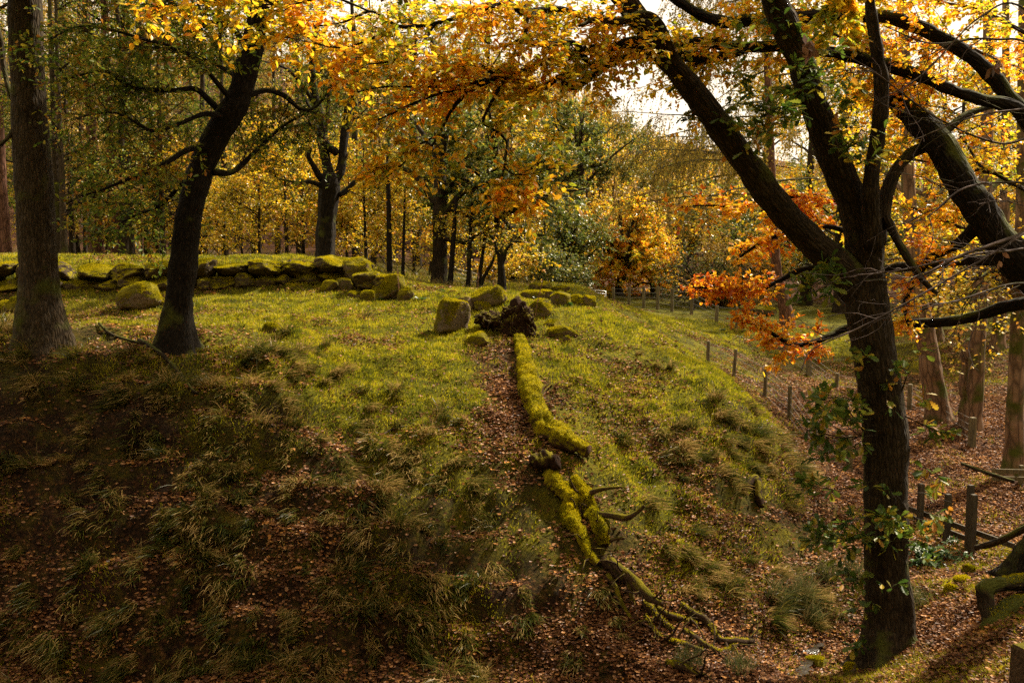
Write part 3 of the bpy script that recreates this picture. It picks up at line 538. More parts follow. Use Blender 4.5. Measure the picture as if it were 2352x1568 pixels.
def orange(a):
    rr = np.random.default_rng(22)
    crown(a, [BP[17][36:], BP[18][26:], BP[19], BP[20], BP[21]], 120, .55, 800, .3, 5200, 'beech', .096, flat=.88, lo=.15, r1=.005, r2=.0025, wig=.18, rng=rr)
    crown(a, [BP[17][40:], BP[18][30:]], 50, .4, 300, .22, 1700, 'beech', .08, flat=.85, lo=.35, r1=.004, r2=.002, rng=rr)
crown_obj(r, loc, orange, 'orange')
def upper(a):
    rr = np.random.default_rng(23)
    ex = [D([(2100,200,17.5,1),(2000,120,18,1),(1880,60,18.5,1),(1700,20,18.8,1)])[:,:3], D([(2300,250,17,1),(2150,180,18,1),(2050,230,19,1),(1950,200,19.5,1)])[:,:3], D([(2400,100,16.5,1),(2250,20,17.5,1),(2050,-10,18.5,1),(1850,-10,19,1)])[:,:3],
          D([(2300,400,17,1),(2180,380,18,1),(2060,360,19,1),(1960,330,20,1)])[:,:3], D([(2380,450,16.5,1),(2250,380,17,1),(2200,300,18,1)])[:,:3], D([(2300,560,16.5,1),(2200,520,17.5,1),(2080,470,18.5,1),(1960,450,19,1)])[:,:3],
          D([(1700,110,16,1),(1620,140,15.5,1),(1540,170,15.2,1)])[:,:3], D([(2150,70,17.5,1),(2250,120,18.5,1),(2350,160,19.5,1)])[:,:3]]
    for e in ex: tubes(a, resample(e, 12)[None], np.linspace(.04, .012, 12)[None], 6, 0)
    crown(a, ex+[BP[0][30:], BP[1][30:80], BP[2][20:80]], 300, 1.0, 2400, .42, 19000, 'beech', .094, flat=.8, lo=.05, r1=.008, r2=.003, wig=.2, rng=rr)
crown_obj(r, loc, upper, 'gold', name='crown')
# exposed mossy roots of the beech
for pth in ([(2395,1345,14.9,60),(2345,1335,14.6,36),(2295,1340,14.4,32),(2264,1352,14.3,36),(2268,1392,14.2,34),(2285,1440,14,44)], [(2400,1390,14.6,70),(2340,1400,14.3,60),(2290,1430,14,52),(2255,1470,13.9,30)], [(2400,1330,15.6,80),(2360,1310,16,60),(2330,1290,16.4,30)]):
    a = Acc(); big_limb(a, D(pth), 14, 8, .25, None, 0, .08, 3); fuzz(a, 700, .03, up=.4, seed=9); obj_from('root', a, [M['rootbark'], M['mossfuzz']], r, loc)

# heads added to the near trees, mostly above the frame, to shade the slope
def head(owner, boxes, nl, leaf, seed, size=.17):
    rr = np.random.default_rng(seed); a = Acc(); root, loc = owner; L_ = []
    for (x0,x1,y0,y1,z0,z1,st,n) in boxes:
        for i in range(n):
            e = np.array([rr.uniform(x0,x1), rr.uniform(y0,y1), rr.uniform(z0,z1)]); s_ = np.array(st, float)
            m_ = (s_+e)/2+np.array([0,0,.7])+rr.normal(0,.3,3); c = catmull(np.stack([s_, m_, e]), 6); L_.append(c); c2 = resample(c, 10); tubes(a, c2[None], np.linspace(.075,.02,10)[None], 6, 0)
    crown(a, L_, len(L_)*7, 1.6, len(L_)*38, .6, nl, 'quad', size, rng=rr, lo=.25, r1=.013, r2=.005, flat=.7)
    obj_from('crown', a, [M['twig'], M[leaf]], root, loc, smooth=False)
head((root_b, loc_b), [(-10,5,1.5,10,3.6,8,(8.6,15,4.5),38)], 62000, 'gold', 401, .14)
head(OAK[:2], [(1,9,22.6,24.4,6.6,8,(4.6,15.2,6.5),60)], 42000, 'oakolive', 405, .24)
head(OAK2, [(-4.5,2.2,23.4,26,6.8,8.2,(-4.6,19.2,5.6),46), (-16,-4,12,21,6.2,12,(-5.2,19.2,5.5),34)], 46000, 'oakolive', 403, .23)
head(ASH, [(-17,-6,12,21,7.5,14,(-9.2,19.4,7),26)], 18000, 'oakolive', 404, .2)

# ------------------------------------------------------------------ larch and standing beeches on the far bank
def droopers(a, limbs, n, l, rr, nl, size):
    base = np.stack([resample(q_, 16) for q_ in limbs]); p, d, *_ = spawn(base, n, .15, 1, .5, .8, rr)
    A1 = grow(p, d, rr.uniform(.5, 1.6, n), 7, .15, (-.02,0,-.1), rr); tubes(a, A1, np.full((n,1), .008)*np.linspace(1,.4,7)[None], 3, 0, False)
    p, d, *_ = spawn(A1, n*5, .1, 1, .9, .3, rr); d[:,2] -= .9
    A2 = grow(p, d, l*rr.uniform(.3, 1.2, n*5), 6, .1, (0,0,-.22), rr); tubes(a, A2, np.full((n*5,1), .0055)*np.linspace(1,.5,6)[None], 3, 0, False)
    leaves_on(a, A2, nl, 'quad', size, 1, .2, .6, rng=rr, lo=0, tilt=1.2)
lt = [(1810,740,46,36),(1806,718,46,31),(1790,655,46,24),(1782,600,46,22),(1776,500,46,20),(1770,350,46,18),(1762,150,46,15),(1755,-50,46,11),(1750,-280,46,5)]
r, loc, tp, _ = big_tree('larch_tree', 'larch with a reddish trunk and drooping olive twigs beside the grass strip beyond the gully', 'tree', lt, [], 'pinebark', flare=(4,.5,.4), seed=4)
def lar(a):
    rr = np.random.default_rng(31); L_ = []
    for v0 in np.linspace(-180, 450, 40):
        st = P(1772, v0, 46); k = (v0+280)/870; ln = (2.5+6.3*k**.6)*rr.uniform(.75, 1.05); th = rr.normal(np.pi, .7) if rr.random() < .72 else rr.uniform(0, 6.28)
        g = grow(st[None], np.array([[np.cos(th), np.sin(th), .12]]), np.array([ln]), 10, .07, (0,0,-.045), rr)[0]; L_.append(g)
        tubes(a, g[None], np.linspace(.05, .012, 10)[None], 5, 0)
    droopers(a, L_, 800, 1.3, rr, 27000, .1)
crown_obj(r, loc, lar, 'larchneedle', 'larchtwig')

def plain_tree(name, label, trunk, limbs, bark, leaf, cfg, group=None, cat='tree', seed=0, flare=(4,.6,.4), twig='twig'):
    r, loc, tp, ps = big_tree(name, label, cat, trunk, limbs, bark, group, flare=flare, S=18, seed=seed)
    rr = np.random.default_rng(100+seed)
    if cfg: crown_obj(r, loc, lambda a: crown(a, (ps or [tp[len(tp)//2:]]), rng=rr, **cfg), leaf, twig)
    return r, loc, tp, ps
YC = dict(n1=60, l1=2.2, n2_=380, l2=.9, nl=3600, kind='quad', size=.13, flat=.75, r1=.02, r2=.006)
plain_tree('beech_tree', 'pinkish beech trunk wrapped in moss at mid height on the leafy bank', [(2160,965,31,58),(2152,930,31,50),(2140,870,31,50),(2132,800,31,46),(2118,720,31,38),(2105,640,31,34),(2095,560,31,32),(2085,400,31,30),(2080,200,31,26),(2070,-50,31,20)],
  [[(2095,560,31,16),(2150,450,32,12),(2230,400,33,8)], [(2088,450,31,14),(2020,380,33,10),(1980,330,35,6)]], 'beechbark', 'yellow', YC, seed=41)
plain_tree('beech_tree', 'slim upright beech trunk with a broken stump at its foot on the leafy bank', [(2236,1005,30,42),(2236,970,30,36),(2240,900,30,36),(2245,800,30,35),(2250,700,30,34),(2255,600,30,34),(2262,450,30,30),(2268,250,30,26),(2270,0,30,20)],
  [[(2268,650,30,16),(2200,700,29,12),(2130,705,28,8)], [(2262,450,30,14),(2330,380,31,10),(2390,300,32,6)]], 'beechbark', 'yellow', dict(YC, nl=1800), seed=42)
a = Acc(); st = D([(2226,1010,30.3,50),(2222,950,30.3,34),(2222,880,30.3,30),(2226,800,30.3,26),(2232,782,30.3,18),(2236,776,30.3,5)]); st[0,2] -= .3
big_limb(a, st, 16, 8, .3, (4,.5,.4), 0, .08, 2); tag(obj_from('tree_stump', a, M['beechbark'], None, st[0,:3]), 'tall broken brown stump close against the slim beech trunk', 'stump')
plain_tree('beech_tree', 'beech trunk with a thick mossy foot near the right edge behind the rail fence', [(2332,1105,25.3,72),(2330,1060,25.3,52),(2330,980,25.3,40),(2334,880,25.3,36),(2338,760,25.3,34),(2345,600,25.3,30),(2350,300,25.3,26),(2352,0,25.3,22)],
  [[(2340,700,25.3,14),(2290,620,25,9),(2250,640,24.6,6)]], 'beechbark', 'yellow', dict(YC, nl=900, n2_=150), seed=43)
plain_tree('beech_tree', 'mossy beech trunk on the rise behind the moss-wrapped beech', [(2150,775,45,44),(2146,740,45,30),(2140,690,45,26),(2135,600,45,24),(2130,400,45,22),(2125,100,45,16)],
  [[(2132,520,45,12),(2220,470,46,9),(2330,450,47,5)], [(2130,450,45,12),(2060,420,46,8),(1990,440,47,5)], [(2130,600,45,10),(2210,600,44,8),(2330,640,43,4)], [(2130,560,45,9),(2080,590,44,7),(1990,600,43,4)]], 'beechbark', 'yellow', dict(YC, nl=11000, n1=110, n2_=900, l1=2.6), seed=44)
plain_tree('beech_tree', 'pale beech trunk on the rise between the slim beech and the right edge', [(2290,800,42,40),(2294,760,42,28),(2300,680,42,26),(2305,560,42,24),(2310,300,42,20),(2310,0,42,14)],
  [[(2306,560,42,12),(2240,520,43,9),(2190,540,44,5)], [(2308,500,42,12),(2370,430,43,8),(2420,420,44,5)], [(2303,640,42,10),(2250,650,42,8),(2190,690,42,4)]], 'beechbark', 'yellow', dict(YC, nl=8000, n1=80, n2_=650, l1=2.4), seed=45)

# middle distance
GC = dict(n1=130, l1=1.9, n2_=1000, l2=.75, nl=24000, kind='quad', size=.14, flat=.6, r1=.022, r2=.006, lo=.15)
def rl(cx_, cy_, Y, n, ru, rv, rr, w=14):
    """limb paths filling an elliptical crown around pixel (cx, cy)"""
    out = []
    for i in range(n):
        th = rr.uniform(0, 2*np.pi); k = rr.uniform(.6, 1.0); dy = rr.uniform(-.7, .7)*ru/F*Y
        e = (cx_+ru*k*np.cos(th), cy_+rv*k*np.sin(th)); s = (cx_, cy_+rv*rr.uniform(.1, .9))
        out.append([(s[0], s[1], Y, w), (s[0]*.5+e[0]*.5, s[1]*.5+e[1]*.5-rv*.08, Y+dy*.5, w*.7), (e[0], e[1], Y+dy, w*.3)])
    return out
rr = np.random.default_rng(51)
plain_tree('oak_tree', 'spreading dark green oak with a stout trunk, behind the boulders at the wall end', [(1010,665,38,46),(1010,630,38,36),(1010,560,38,33),(1010,480,38,33),(1012,380,38,26),(1015,260,38,14)],
  [[(1012,500,38,18),(1080,430,37.5,14),(1180,420,37,10),(1270,440,37,6)], [(1010,480,38,18),(950,400,38.5,14),(880,370,39,8)], [(1012,545,38,12),(1070,558,37.5,10),(1095,540,37.3,8),(1150,520,37,5)]] + rl(1140,400,38,14,225,190,rr) + rl(1010,350,38,5,120,150,rr), 'bark', 'midgreen', GC, seed=51)
plain_tree('oak_tree', 'rounded orange-yellow oak glowing at the end of the gully behind the metal gate', [(1420,690,60,22),(1422,640,60,16),(1424,580,60,14),(1425,480,60,8)], rl(1425,560,60,20,110,135,rr,8), 'bark', 'gold', dict(GC, nl=26000, size=.17, n1=120), seed=52)
plain_tree('beech_tree', 'smaller gold beech at the right shoulder of the glowing oak by the gate', [(1500,705,62,16),(1500,660,62,11),(1500,560,62,6)], rl(1495,610,62,12,60,85,rr,6), 'bark', 'gold', dict(GC, nl=11000, size=.16), seed=62)
plain_tree('hazel_bush', 'low green bush left of the gate below the glowing oak', [(1265,684,50,10),(1265,668,50,8),(1265,640,50,4)], rl(1262,640,50,10,70,45,rr,5), 'bark', 'midgreen', dict(GC, nl=9000, size=.13), cat='bush', seed=63)
plain_tree('hazel_bush', 'low yellow-green bush behind the forked alder', [(1190,676,48,10),(1190,655,48,8),(1190,630,48,4)], rl(1185,630,48,10,60,45,rr,5), 'bark', 'yellow', dict(GC, nl=7000, size=.13), cat='bush', seed=64)
plain_tree('oak_tree', 'thin oak with russet and green leaves left of the glowing oak by the gate', [(1300,690,56,18),(1300,620,56,13),(1302,540,56,11),(1302,450,56,6)], rl(1305,560,56,12,95,110,rr,8), 'bark', 'midgreen', dict(GC, nl=9000, size=.15), seed=53)
plain_tree('oak_tree', 'tall green tree standing up against the white gap of sky', [(1330,640,74,22),(1330,500,74,18),(1332,380,74,14),(1335,270,74,6)], rl(1330,340,74,16,150,120,rr,8), 'bark', 'midgreen', dict(GC, nl=15000, size=.2, n1=120, l1=2.4), seed=54)
plain_tree('pine_tree', 'rounded deep green pine low on the distant hillside', [(1470,560,105,10),(1470,480,105,8),(1470,400,105,4)], rl(1470,440,105,14,55,45,rr,4), 'bark', 'midgreen', dict(GC, nl=9000, size=.28, l1=1.5), seed=55)
plain_tree('birch_tree', 'pale gold birch on the distant hillside below the green pine', [(1385,640,95,10),(1385,560,95,8),(1385,430,95,4)], rl(1390,500,95,14,60,90,rr,4), 'bark', 'yellow', dict(GC, nl=9000, size=.22), seed=56)
plain_tree('beech_tree', 'orange beech low behind the larch on the far side of the gully', [(1700,735,58,20),(1700,690,58,15),(1700,560,58,8)], rl(1690,640,58,12,120,80,rr,8), 'bark', 'brownleaf', dict(GC, nl=9000, size=.16), seed=57)
plain_tree('holly_tree', 'dark evergreen bush-like tree under the larch by the far gully edge', [(1590,715,54,14),(1590,690,54,10),(1590,640,54,6)], rl(1610,640,56,12,90,70,rr,6), 'bark', 'midgreen', dict(GC, nl=4000, size=.12), seed=58)
plain_tree('alder_tree', 'small forked dark tree growing between the wall end and the knoll boulders', [(1152,672,34,26),(1152,640,34,17),(1150,600,34,15),(1148,570,34,14)], [[(1150,600,34,11),(1140,570,34,8),(1130,540,34,5)], [(1151,610,34,12),(1165,570,34,9),(1185,555,34,6),(1215,560,34,3)]], 'barkdark', 'yellow', dict(n1=30, l1=1.2, n2_=150, l2=.6, nl=350, kind='quad', size=.1), seed=59)
for i, (u0, v0, u1, v1, w, lab) in enumerate([(1033,665,1042,540,13,'upright dark sapling trunk just right of the stout green oak'), (1075,660,1080,555,11,'thin straight dark sapling between the stout oak and the forked alder'), (1098,660,1112,560,10,'thin sapling leaning right beside the forked alder'), (1103,656,1135,590,8,'thinnest sapling slanting steeply right beside the forked alder'), (895,640,892,440,13,'dark thin trunk left of the stout green oak'), (925,645,928,520,8,'slim dark sapling left of the stout green oak')]):
    plain_tree('sapling', lab, [(u0,v0,37,w*1.3),(u0+.1*(u1-u0),v0*.9+v1*.1,37,w),(u0*.5+u1*.5,v0*.5+v1*.5,37,w*.9),(u1,v1,37,w*.8),(u1+(u1-u0)*.8,v1-90,37,w*.5)], [], 'barkdark', 'yellow', dict(n1=16, l1=1.1, n2_=80, l2=.5, nl=380, kind='quad', size=.1), cat='sapling', seed=60+i)

# ------------------------------------------------------------------ the wood behind: one of each kind, then copies
def proto(name, h, tr, crown_lo, spread, nl, leaf, bark, size, seed, label, group, limbs=22, wig=.1, up=.4, lean=.03):
    rr = np.random.default_rng(seed); a = Acc()
    n = 9; c = np.zeros((n,4)); c[:,2] = np.linspace(-.3, h, n); c[1:,0] = np.cumsum(rr.normal(0, lean*h/9, n-1)); c[1:,1] = np.cumsum(rr.normal(0, lean*h/9, n-1)); c[:,3] = tr*np.linspace(1.05, .25, n); c[0,3] *= 1.3
    p = big_limb(a, c, 12, 6, .08, (4,.4,.4), 0, 0, seed)
    root = thing(name, (0,0,-500), label, 'tree', group); obj_from('trunk', a, M[bark], root, (0,0,0), smooth=True)
    b = Acc(); L_ = []
    for i in range(limbs):
        k = rr.uniform(crown_lo, .97); q_ = p[int(k*(len(p)-1)),:3]; th = rr.uniform(0, 6.283); ln = spread*(1.15-k*.6)*rr.uniform(.6, 1.1)
        g = grow(q_[None], np.array([[np.cos(th), np.sin(th), up]]), np.array([ln]), 10, wig, (0,0,0), rr)[0]; L_.append(g); tubes(b, g[None], (tr*.28*np.linspace(1,.2,10))[None], 5, 0)
    crown(b, L_, int(limbs*7), spread*.45, int(limbs*42), spread*.2, nl, 'quad', size, rng=rr, r1=.014, r2=.006, flat=.5)
    obj_from('crown', b, [M['twig' if leaf != 'brownleaf' else 'greytwig'], M[leaf]], root, (0,0,0), smooth=False)
    return root
G1, G2, G3, G4 = 'slender trees of the wood behind the wall', 'brown trunked pines of the wood behind the wall', 'yellow leaved understorey trees behind the wall', 'mixed trees behind the gully'
l1 = 'slender mossy-trunked tree with sparse yellow-brown leaves in the wood behind the wall'
l2 = 'tall brown pine-like trunk in the wood behind the wall'
l3 = 'low bright yellow understorey tree behind the wall'
l4 = 'tall yellow and green tree standing beyond the gully'
pr = [proto('birch_tree', 17, .17, .12, 3.4, 5500, 'oakolive', 'barkgrey', .13, 71, l1, G1), proto('birch_tree', 15, .14, .1, 3.0, 5000, 'brownleaf', 'bark', .12, 72, l1, G1), proto('birch_tree', 18, .2, .2, 3.6, 6000, 'oakolive', 'bark', .13, 73, l1, G1),
      proto('pine_tree', 20, .27, .45, 3.0, 3000, 'oakolive', 'pinebark', .13, 74, l2, G2, lean=.012), proto('beech_tree', 4.6, .07, .05, 2.2, 5200, 'yellow', 'bark', .11, 75, l3, G3, up=.5), proto('beech_tree', 16, .26, .12, 4.6, 11000, 'yellow', 'bark', .16, 76, l4, G4, 28), proto('oak_tree', 13, .28, .12, 4.4, 10000, 'midgreen', 'bark', .15, 77, l4, G4, 28)]
def place(k, u, Y, s=1, first={}):
    x = (u-1176)/F*Y; z = float(gnd(x, Y))
    if k not in first: first[k] = 1; o = pr[k]; o.location = (x, Y, z); o.rotation_euler = (0,0,R.uniform(0,6.28)); o.scale = (s,s,s); return o
    return copy_tree(pr[k], (x, Y, z), R.uniform(0, 6.28), s)
nb = None
for x_, y_, k_ in [(-10,1,5),(-3,-6,6),(5,-8,5),(12,0,6),(-15,8,5),(-20,13,6),(-23,19,5),(-9,-8,6),(-18,2,6)]:  # unseen trees added around the viewpoint to darken the lower left bank
    o = copy_tree(pr[k_], (x_, y_, float(gnd(x_, y_))), R.uniform(0,6.28), 1.0, 'tall unseen tree added outside the picture for its shade', 'unseen shade trees added outside the picture')
for k, u, Y, s in [(3,227,44,1),(3,268,43,.95),(3,12,42,1.1),(3,210,62,1),(3,590,66,1),(0,140,41,.9),(0,152,40,.8),(2,290,42,.8),(2,303,43,.8),(0,360,45,.8),(0,378,44,.75),(1,170,48,1),(1,182,52,1),(0,520,46,.8),(1,585,50,.8),(1,200,47,.7),(0,-60,44,1),(2,60,48,1),(1,340,52,1),(2,470,55,1),(1,640,50,1),(0,690,58,1),(2,820,52,1),(1,860,56,1),(0,100,60,1),(1,250,64,1),(2,400,66,1),(0,550,68,1),(1,20,70,1),(2,320,76,1),(0,740,72,1),(1,600,82,1),(2,160,84,1.1),(0,450,88,1.1),(1,880,70,1),(2,960,62,1),(0,-40,86,1.1),(2,700,92,1.1),(1,1000,80,1),(0,-130,56,1.1),(2,-200,48,1.1),(2,1080,70,1),
                   (4,600,38,1),(4,660,37,1.1),(4,560,43,.9),(4,700,42,1.2),(4,840,39,1.1),(4,800,43,1),(4,900,45,1.2),(4,950,50,1.2),(4,480,48,.9),(4,330,50,.7),(4,420,44,1.1),(4,520,41,.8),(4,250,52,1.1),(4,100,50,1),(4,760,40,1),
                   (5,2000,62,.9),(5,2200,60,.9),(5,2330,54,.8),(5,1900,76,.8),(6,2100,80,1),(5,2420,62,1),(6,1980,56,.7),(5,2260,90,1.1),(6,1830,95,.9),(5,2050,100,1),(5,1120,64,1),(6,1000,56,1),(5,900,66,1),(6,760,80,1.1),(5,560,100,1.2),(5,300,100,1.2),(6,100,100,1.2),(5,820,100,1.1),(5,1850,60,1.15),(6,1930,54,1.05),(6,1750,70,1.2),(4,1340,62,1.2),(4,1250,58,1.2),(4,1080,52,1.2),(5,1750,64,.9),(5,2380,48,.8),(6,2280,70,1),(5,2150,72,1),(5,1950,66,1),(5,2450,80,1.2)]:
    place(k, u, Y, s)

# the far hillside wood that reads as one mass
def wood():
    rr = np.random.default_rng(81); a = Acc(); n = 2300
    Y = 78+190*rr.random(n)**1.3; x = (np.where(rr.random(n) < .5, rr.uniform(1000, 1950, n), rr.uniform(-300, 2650, n))-1176)/F*Y
    z = gnd(x, Y); st = np.stack([x, Y, z-.3], -1); h = rr.uniform(6, 11, n)*(1-.35*((x/Y*F+1176) > 1400))
    T = grow(st, np.tile([0,0,1.], (n,1)), h, 7, .05, (0,0,.05), rr); tubes(a, T, .14*np.linspace(1, .15, 7)[None]*np.ones((n,1)), 4, 0, False)
    p, d, b, t, ln = spawn(T, n*18, .2, 1, .6, .1, rr); A1 = grow(p, d, rr.uniform(.8, 3, n*18)*(1.2-t*.7), 5, .15, (0,0,.12), rr); tubes(a, A1, np.full((n*18,1), .03)*np.linspace(1,.4,5)[None], 3, 0, False)
    kind = rr.random(n); sub = A1.reshape(-1, 5, 3); tree = b
    for mat, lo, hi_, per in ((1, 0, .5, 150), (2, .5, .85, 170), (3, .85, 1, 300)):
        s = (kind[tree] >= lo) & (kind[tree] < hi_); leaves_on(a, sub[s], int(per*n*(hi_-lo)), 'quad', .34, mat, .4, .2, rng=rr, tilt=1.0)
    return tag(obj_from('distant_woodland', a, [M['greytwig'], M['brownleaf'], M['yellow'], M['midgreen']], None, (0,0,0), smooth=False), 'mauve-brown and gold autumn woodland covering the far hillside', 'woodland', kind='stuff')
wood()

# ------------------------------------------------------------------ stones
def cube_sphere(n):
    t = np.linspace(-1, 1, n); a, b = np.meshgrid(t, t); o = np.ones_like(a); V = []; Fq = []; k = 0
    for s in ((a,b,o),(b,a,-o),(o,a,b),(-o,b,a),(b,o,a),(a,-o,b)):
        V.append(np.stack(s, -1).reshape(-1, 3)); i = np.arange(n*n).reshape(n, n)+k; Fq.append(np.stack([i[:-1,:-1], i[:-1,1:], i[1:,1:], i[1:,:-1]], -1).reshape(-1, 4)); k += n*n
    V = np.concatenate(V); Fq = np.concatenate(Fq); key = np.round(V*1e5).astype(int); _, ix, inv = np.unique(key, axis=0, return_index=True, return_inverse=True)
    return nrm(V[ix]), inv.ravel()[Fq]
CS, CF = cube_sphere(22)
def stone_verts(c, w, d, h, seed, p=3, cuts=11, rough=.09, rz=0.0, tilt=(0,0)):
    rr = np.random.default_rng(seed); n = CS
    r = 1/((np.abs(n)**p).sum(1))**(1/p)
    for m in nrm(rr.normal(size=(cuts,3))): r = np.minimum(r, rr.uniform(.62, .95)/np.maximum(n@m, 1e-3))
    q_ = n*r[:,None]; q_ = q_*(1+rough*2.2*n3(q_*1.7+seed*3.1)[:,None]+rough*1.2*n3(q_*4.5+seed)[:,None]+rough*.6*n3(q_*11+seed)[:,None])
    v = q_*np.array([w, d, h])/2; tx, ty = tilt
    c_, s_ = np.cos(tx), np.sin(tx); v = v@np.array([[1,0,0],[0,c_,s_],[0,-s_,c_]]); c_, s_ = np.cos(ty), np.sin(ty); v = v@np.array([[c_,0,-s_],[0,1,0],[s_,0,c_]])
    c_, s_ = np.cos(rz), np.sin(rz); return v@np.array([[c_,s_,0],[-s_,c_,0],[0,0,1]])+np.asarray(c)
def boulder(u0, u1, v0, v1, label, Y=None, dep=.8, mat='mossrock', seed=0, cat='boulder', sinkf=.12, name='boulder', **k):
    u = (u0+u1)/2
    if Y is None: Y = hit(u, v1-2, 12)[1]+.15
    b, t = P(u, v1, Y), P(u, v0, Y); w = (u1-u0)/F*Y*1.04; h = (t[2]-b[2])*(1+sinkf); c = (b[0], Y+w*dep*.25, t[2]-h/2)
    a = Acc(); a.add(stone_verts(c, w, w*dep, h, seed, **k), CF); loc = (c[0], c[1], c[2]-h/2)
    if mat == 'mossrock': fuzz(a, int(900+3200*w*w), up=.3, seed=seed)
    return tag(obj_from(name, a, [M[mat], M['mossfuzz']], None, loc), label, cat)
G_K = 'boulders'
for i, (b, lab, k) in enumerate([
    ((1005,1076,690,772), 'large squarish mossy boulder left of the black root plate', dict(rz=.8, tilt=(.2,.15), cuts=9, p=5)),
    ((1050,1092,680,718), 'bare pale stone with little moss, wedged behind the squarish boulder', dict(mat='barestone', cuts=9, tilt=(.1,.2))),
    ((1080,1158,655,712), 'long slanting mossy boulder sloping down to the right above the root plate', dict(tilt=(0,-.38), rz=.1, cuts=5)),
    ((1090,1130,688,720), 'small pointed mossy stone just above the black root plate', dict(cuts=8)),
    ((1066,1124,764,802), 'flat mossy slab lying at the upper end of the leafy path', dict(dep=.9, tilt=(.15,-.35), rz=.3)),
    ((1210,1265,686,731), 'rounded mossy boulder right of the black root plate', dict(p=2.6, cuts=3)),
    ((1195,1256,667,692), 'low mossy stone left of the boulder heap on the knoll crest', dict(p=3)),
    ((1219,1268,646,670), 'topmost mossy stone of the heap on the knoll crest', dict(p=3)),
    ((1240,1268,662,690), 'small dark-faced stone in the middle of the heap on the knoll crest', dict(p=4)),
    ((1264,1310,656,672), 'flat mossy capstone on the right of the heap on the knoll crest', dict(p=3.5)),
    ((1266,1311,664,704), 'upright rounded mossy boulder at the front of the heap on the knoll crest', dict(p=2.8, cuts=3)),
    ((1308,1342,678,707), 'mossy boulder between the heap and the split slab near the gate', dict(p=3)),
    ((1330,1373,677,711), 'slab with mossy top and bare broken end at the right end of the heap', dict(cuts=9, tilt=(0,-.1))),
    ((1258,1332,750,783), 'mossy hummock stone with a dark hollow under it, below the heap', dict(p=2.6, dep=.6)),
    ((1284,1316,770,792), 'small mossy stone tucked under the hollowed hummock', dict(p=2.5)),
    ((1240,1292,735,756), 'low mossy lump in the grass above the hollowed hummock', dict(p=2.4, sinkf=.5)),
    ((270,358,653,716), 'big mossy boulder fallen in front of the wall, between the two left trunks', dict(tilt=(.1,-.3), cuts=6)),
    ((357,379,688,708), 'small mossy stone at the foot of the leaning oak', dict(p=2.6)),
    ((14,58,682,724), 'dark mossy stone left of the grey-brown trunk', dict(cuts=7)),
    ((-12,20,690,722), 'mossy stone cut by the left edge of the picture', dict(cuts=6)),
    ((44,70,660,690), 'mossy stone half hidden behind the grey-brown trunk', dict(cuts=5)),
    ((784,853,594,662), 'long mossy boulder sloping down from the wall end', dict(tilt=(0,-.3), cuts=5, Y=29.2)),
    ((852,930,630,695), 'mossy boulder with a dark overhung face ending the wall', dict(cuts=6, tilt=(0,-.3))),
    ((768,815,640,672), 'broad mossy stone under the long sloping boulder', dict(Y=28.8, cuts=6)),
    ((905,950,655,697), 'half buried mossy stone right of the overhung boulder', dict(p=2.4, sinkf=.4)),
    ((735,775,645,670), 'dark mossy stone at the base of the wall end', dict(Y=28.5, cuts=6)),
    ((800,828,668,690), 'small mossy stone below the long sloping boulder', dict(p=3)),
    ((828,862,668,698), 'small pointed mossy stone beside the overhung boulder', dict(cuts=8)),
    ((596,640,742,770), 'low clump of moss over a stone on the slope under the wall', dict(p=2.2, sinkf=.6)),
    ((1700,1742,700,722), 'bare brown boulder on the grass strip beyond the gully fence', dict(mat='barestone', Y=49)),
    ((1738,1786,702,722), 'flat mossy boulder next to the larch trunk', dict(Y=48.5, p=2.6)),
    ((2195,2235,1325,1345), 'mossy stone in the bank below the rail fence', dict(p=2.4)),
    ((2170,2205,1345,1372), 'yellow-mossed stone beside the stream bank right of the big oak', dict(p=2.4)),
    ((2210,2245,1300,1325), 'smaller mossy stone just under the rail fence posts', dict(p=2.6)),
    ((1845,1905,1515,1545), 'mossy stone at the edge of the stream left of the big oak', dict(p=2.4)),
    ((1940,1970,1525,1560), 'mossy wet stone touching the foot of the big oak', dict(p=2.6)),
]):
    if i == 1: M['barestone'] = moss_mat('bare_stone', (.09, .065, .045), (.25, .18, .12), .3)
    boulder(*b, lab, seed=300+i, **k)

# dry stone wall: one thing, its stones are parts
wl = thing('dry_stone_wall', (P(300,690,27.6)), 'tumbledown dry stone wall capped with thick moss, behind the two left trunks', 'wall')
def wall_stone(u0, u1, v0, v1, Y, seed, dep=.9, **k):
    u = (u0+u1)/2; b, t = P(u, v1, Y), P(u, v0, Y); w = (u1-u0)/F*Y*1.05; h = (t[2]-b[2])*1.08
    a = Acc(); c = np.array([b[0], Y+dep*.5, (b[2]+t[2])/2]); a.add(stone_verts(c, w, dep, h, seed, **k), CF); fuzz(a, int(900+2600*w*dep), .045, up=.45, seed=seed)
    loc = np.array(wl.location); o = obj_from('stone', a, [M['mosswall'], M['mossfuzz']], None, loc); o.location = (0,0,0); o.parent = wl
rr = np.random.default_rng(91)
for row, (va, vb) in enumerate([(706,672),(676,642),(648,606)]):
    u = -90.
    while u < 770:
        w = rr.uniform(34, 74) if row < 2 else rr.uniform(62, 125)
        k = np.clip((u-350)/420, 0, 1); Y = 27.75+1.4*k+(.12*row); sh = -k*24
        if row < 2: wall_stone(u, u+w*.97, vb+rr.uniform(-5,5)+sh+6*k, va+rr.uniform(-3,5)+sh, Y, 500+int(u)+row*97, p=5, cuts=10, rough=.1, tilt=(0, rr.normal(0,.08)))
        else: wall_stone(u, u+w*.98, vb+rr.uniform(-7,5)+k*10*0-10*k, va+rr.uniform(-2,4)+sh*.9, Y-.15, 500+int(u)+row*97, dep=1.5, p=4.5, cuts=9, rough=.12, tilt=(-.08, rr.normal(0,.07)), rz=rr.normal(0,.15))
        u += w
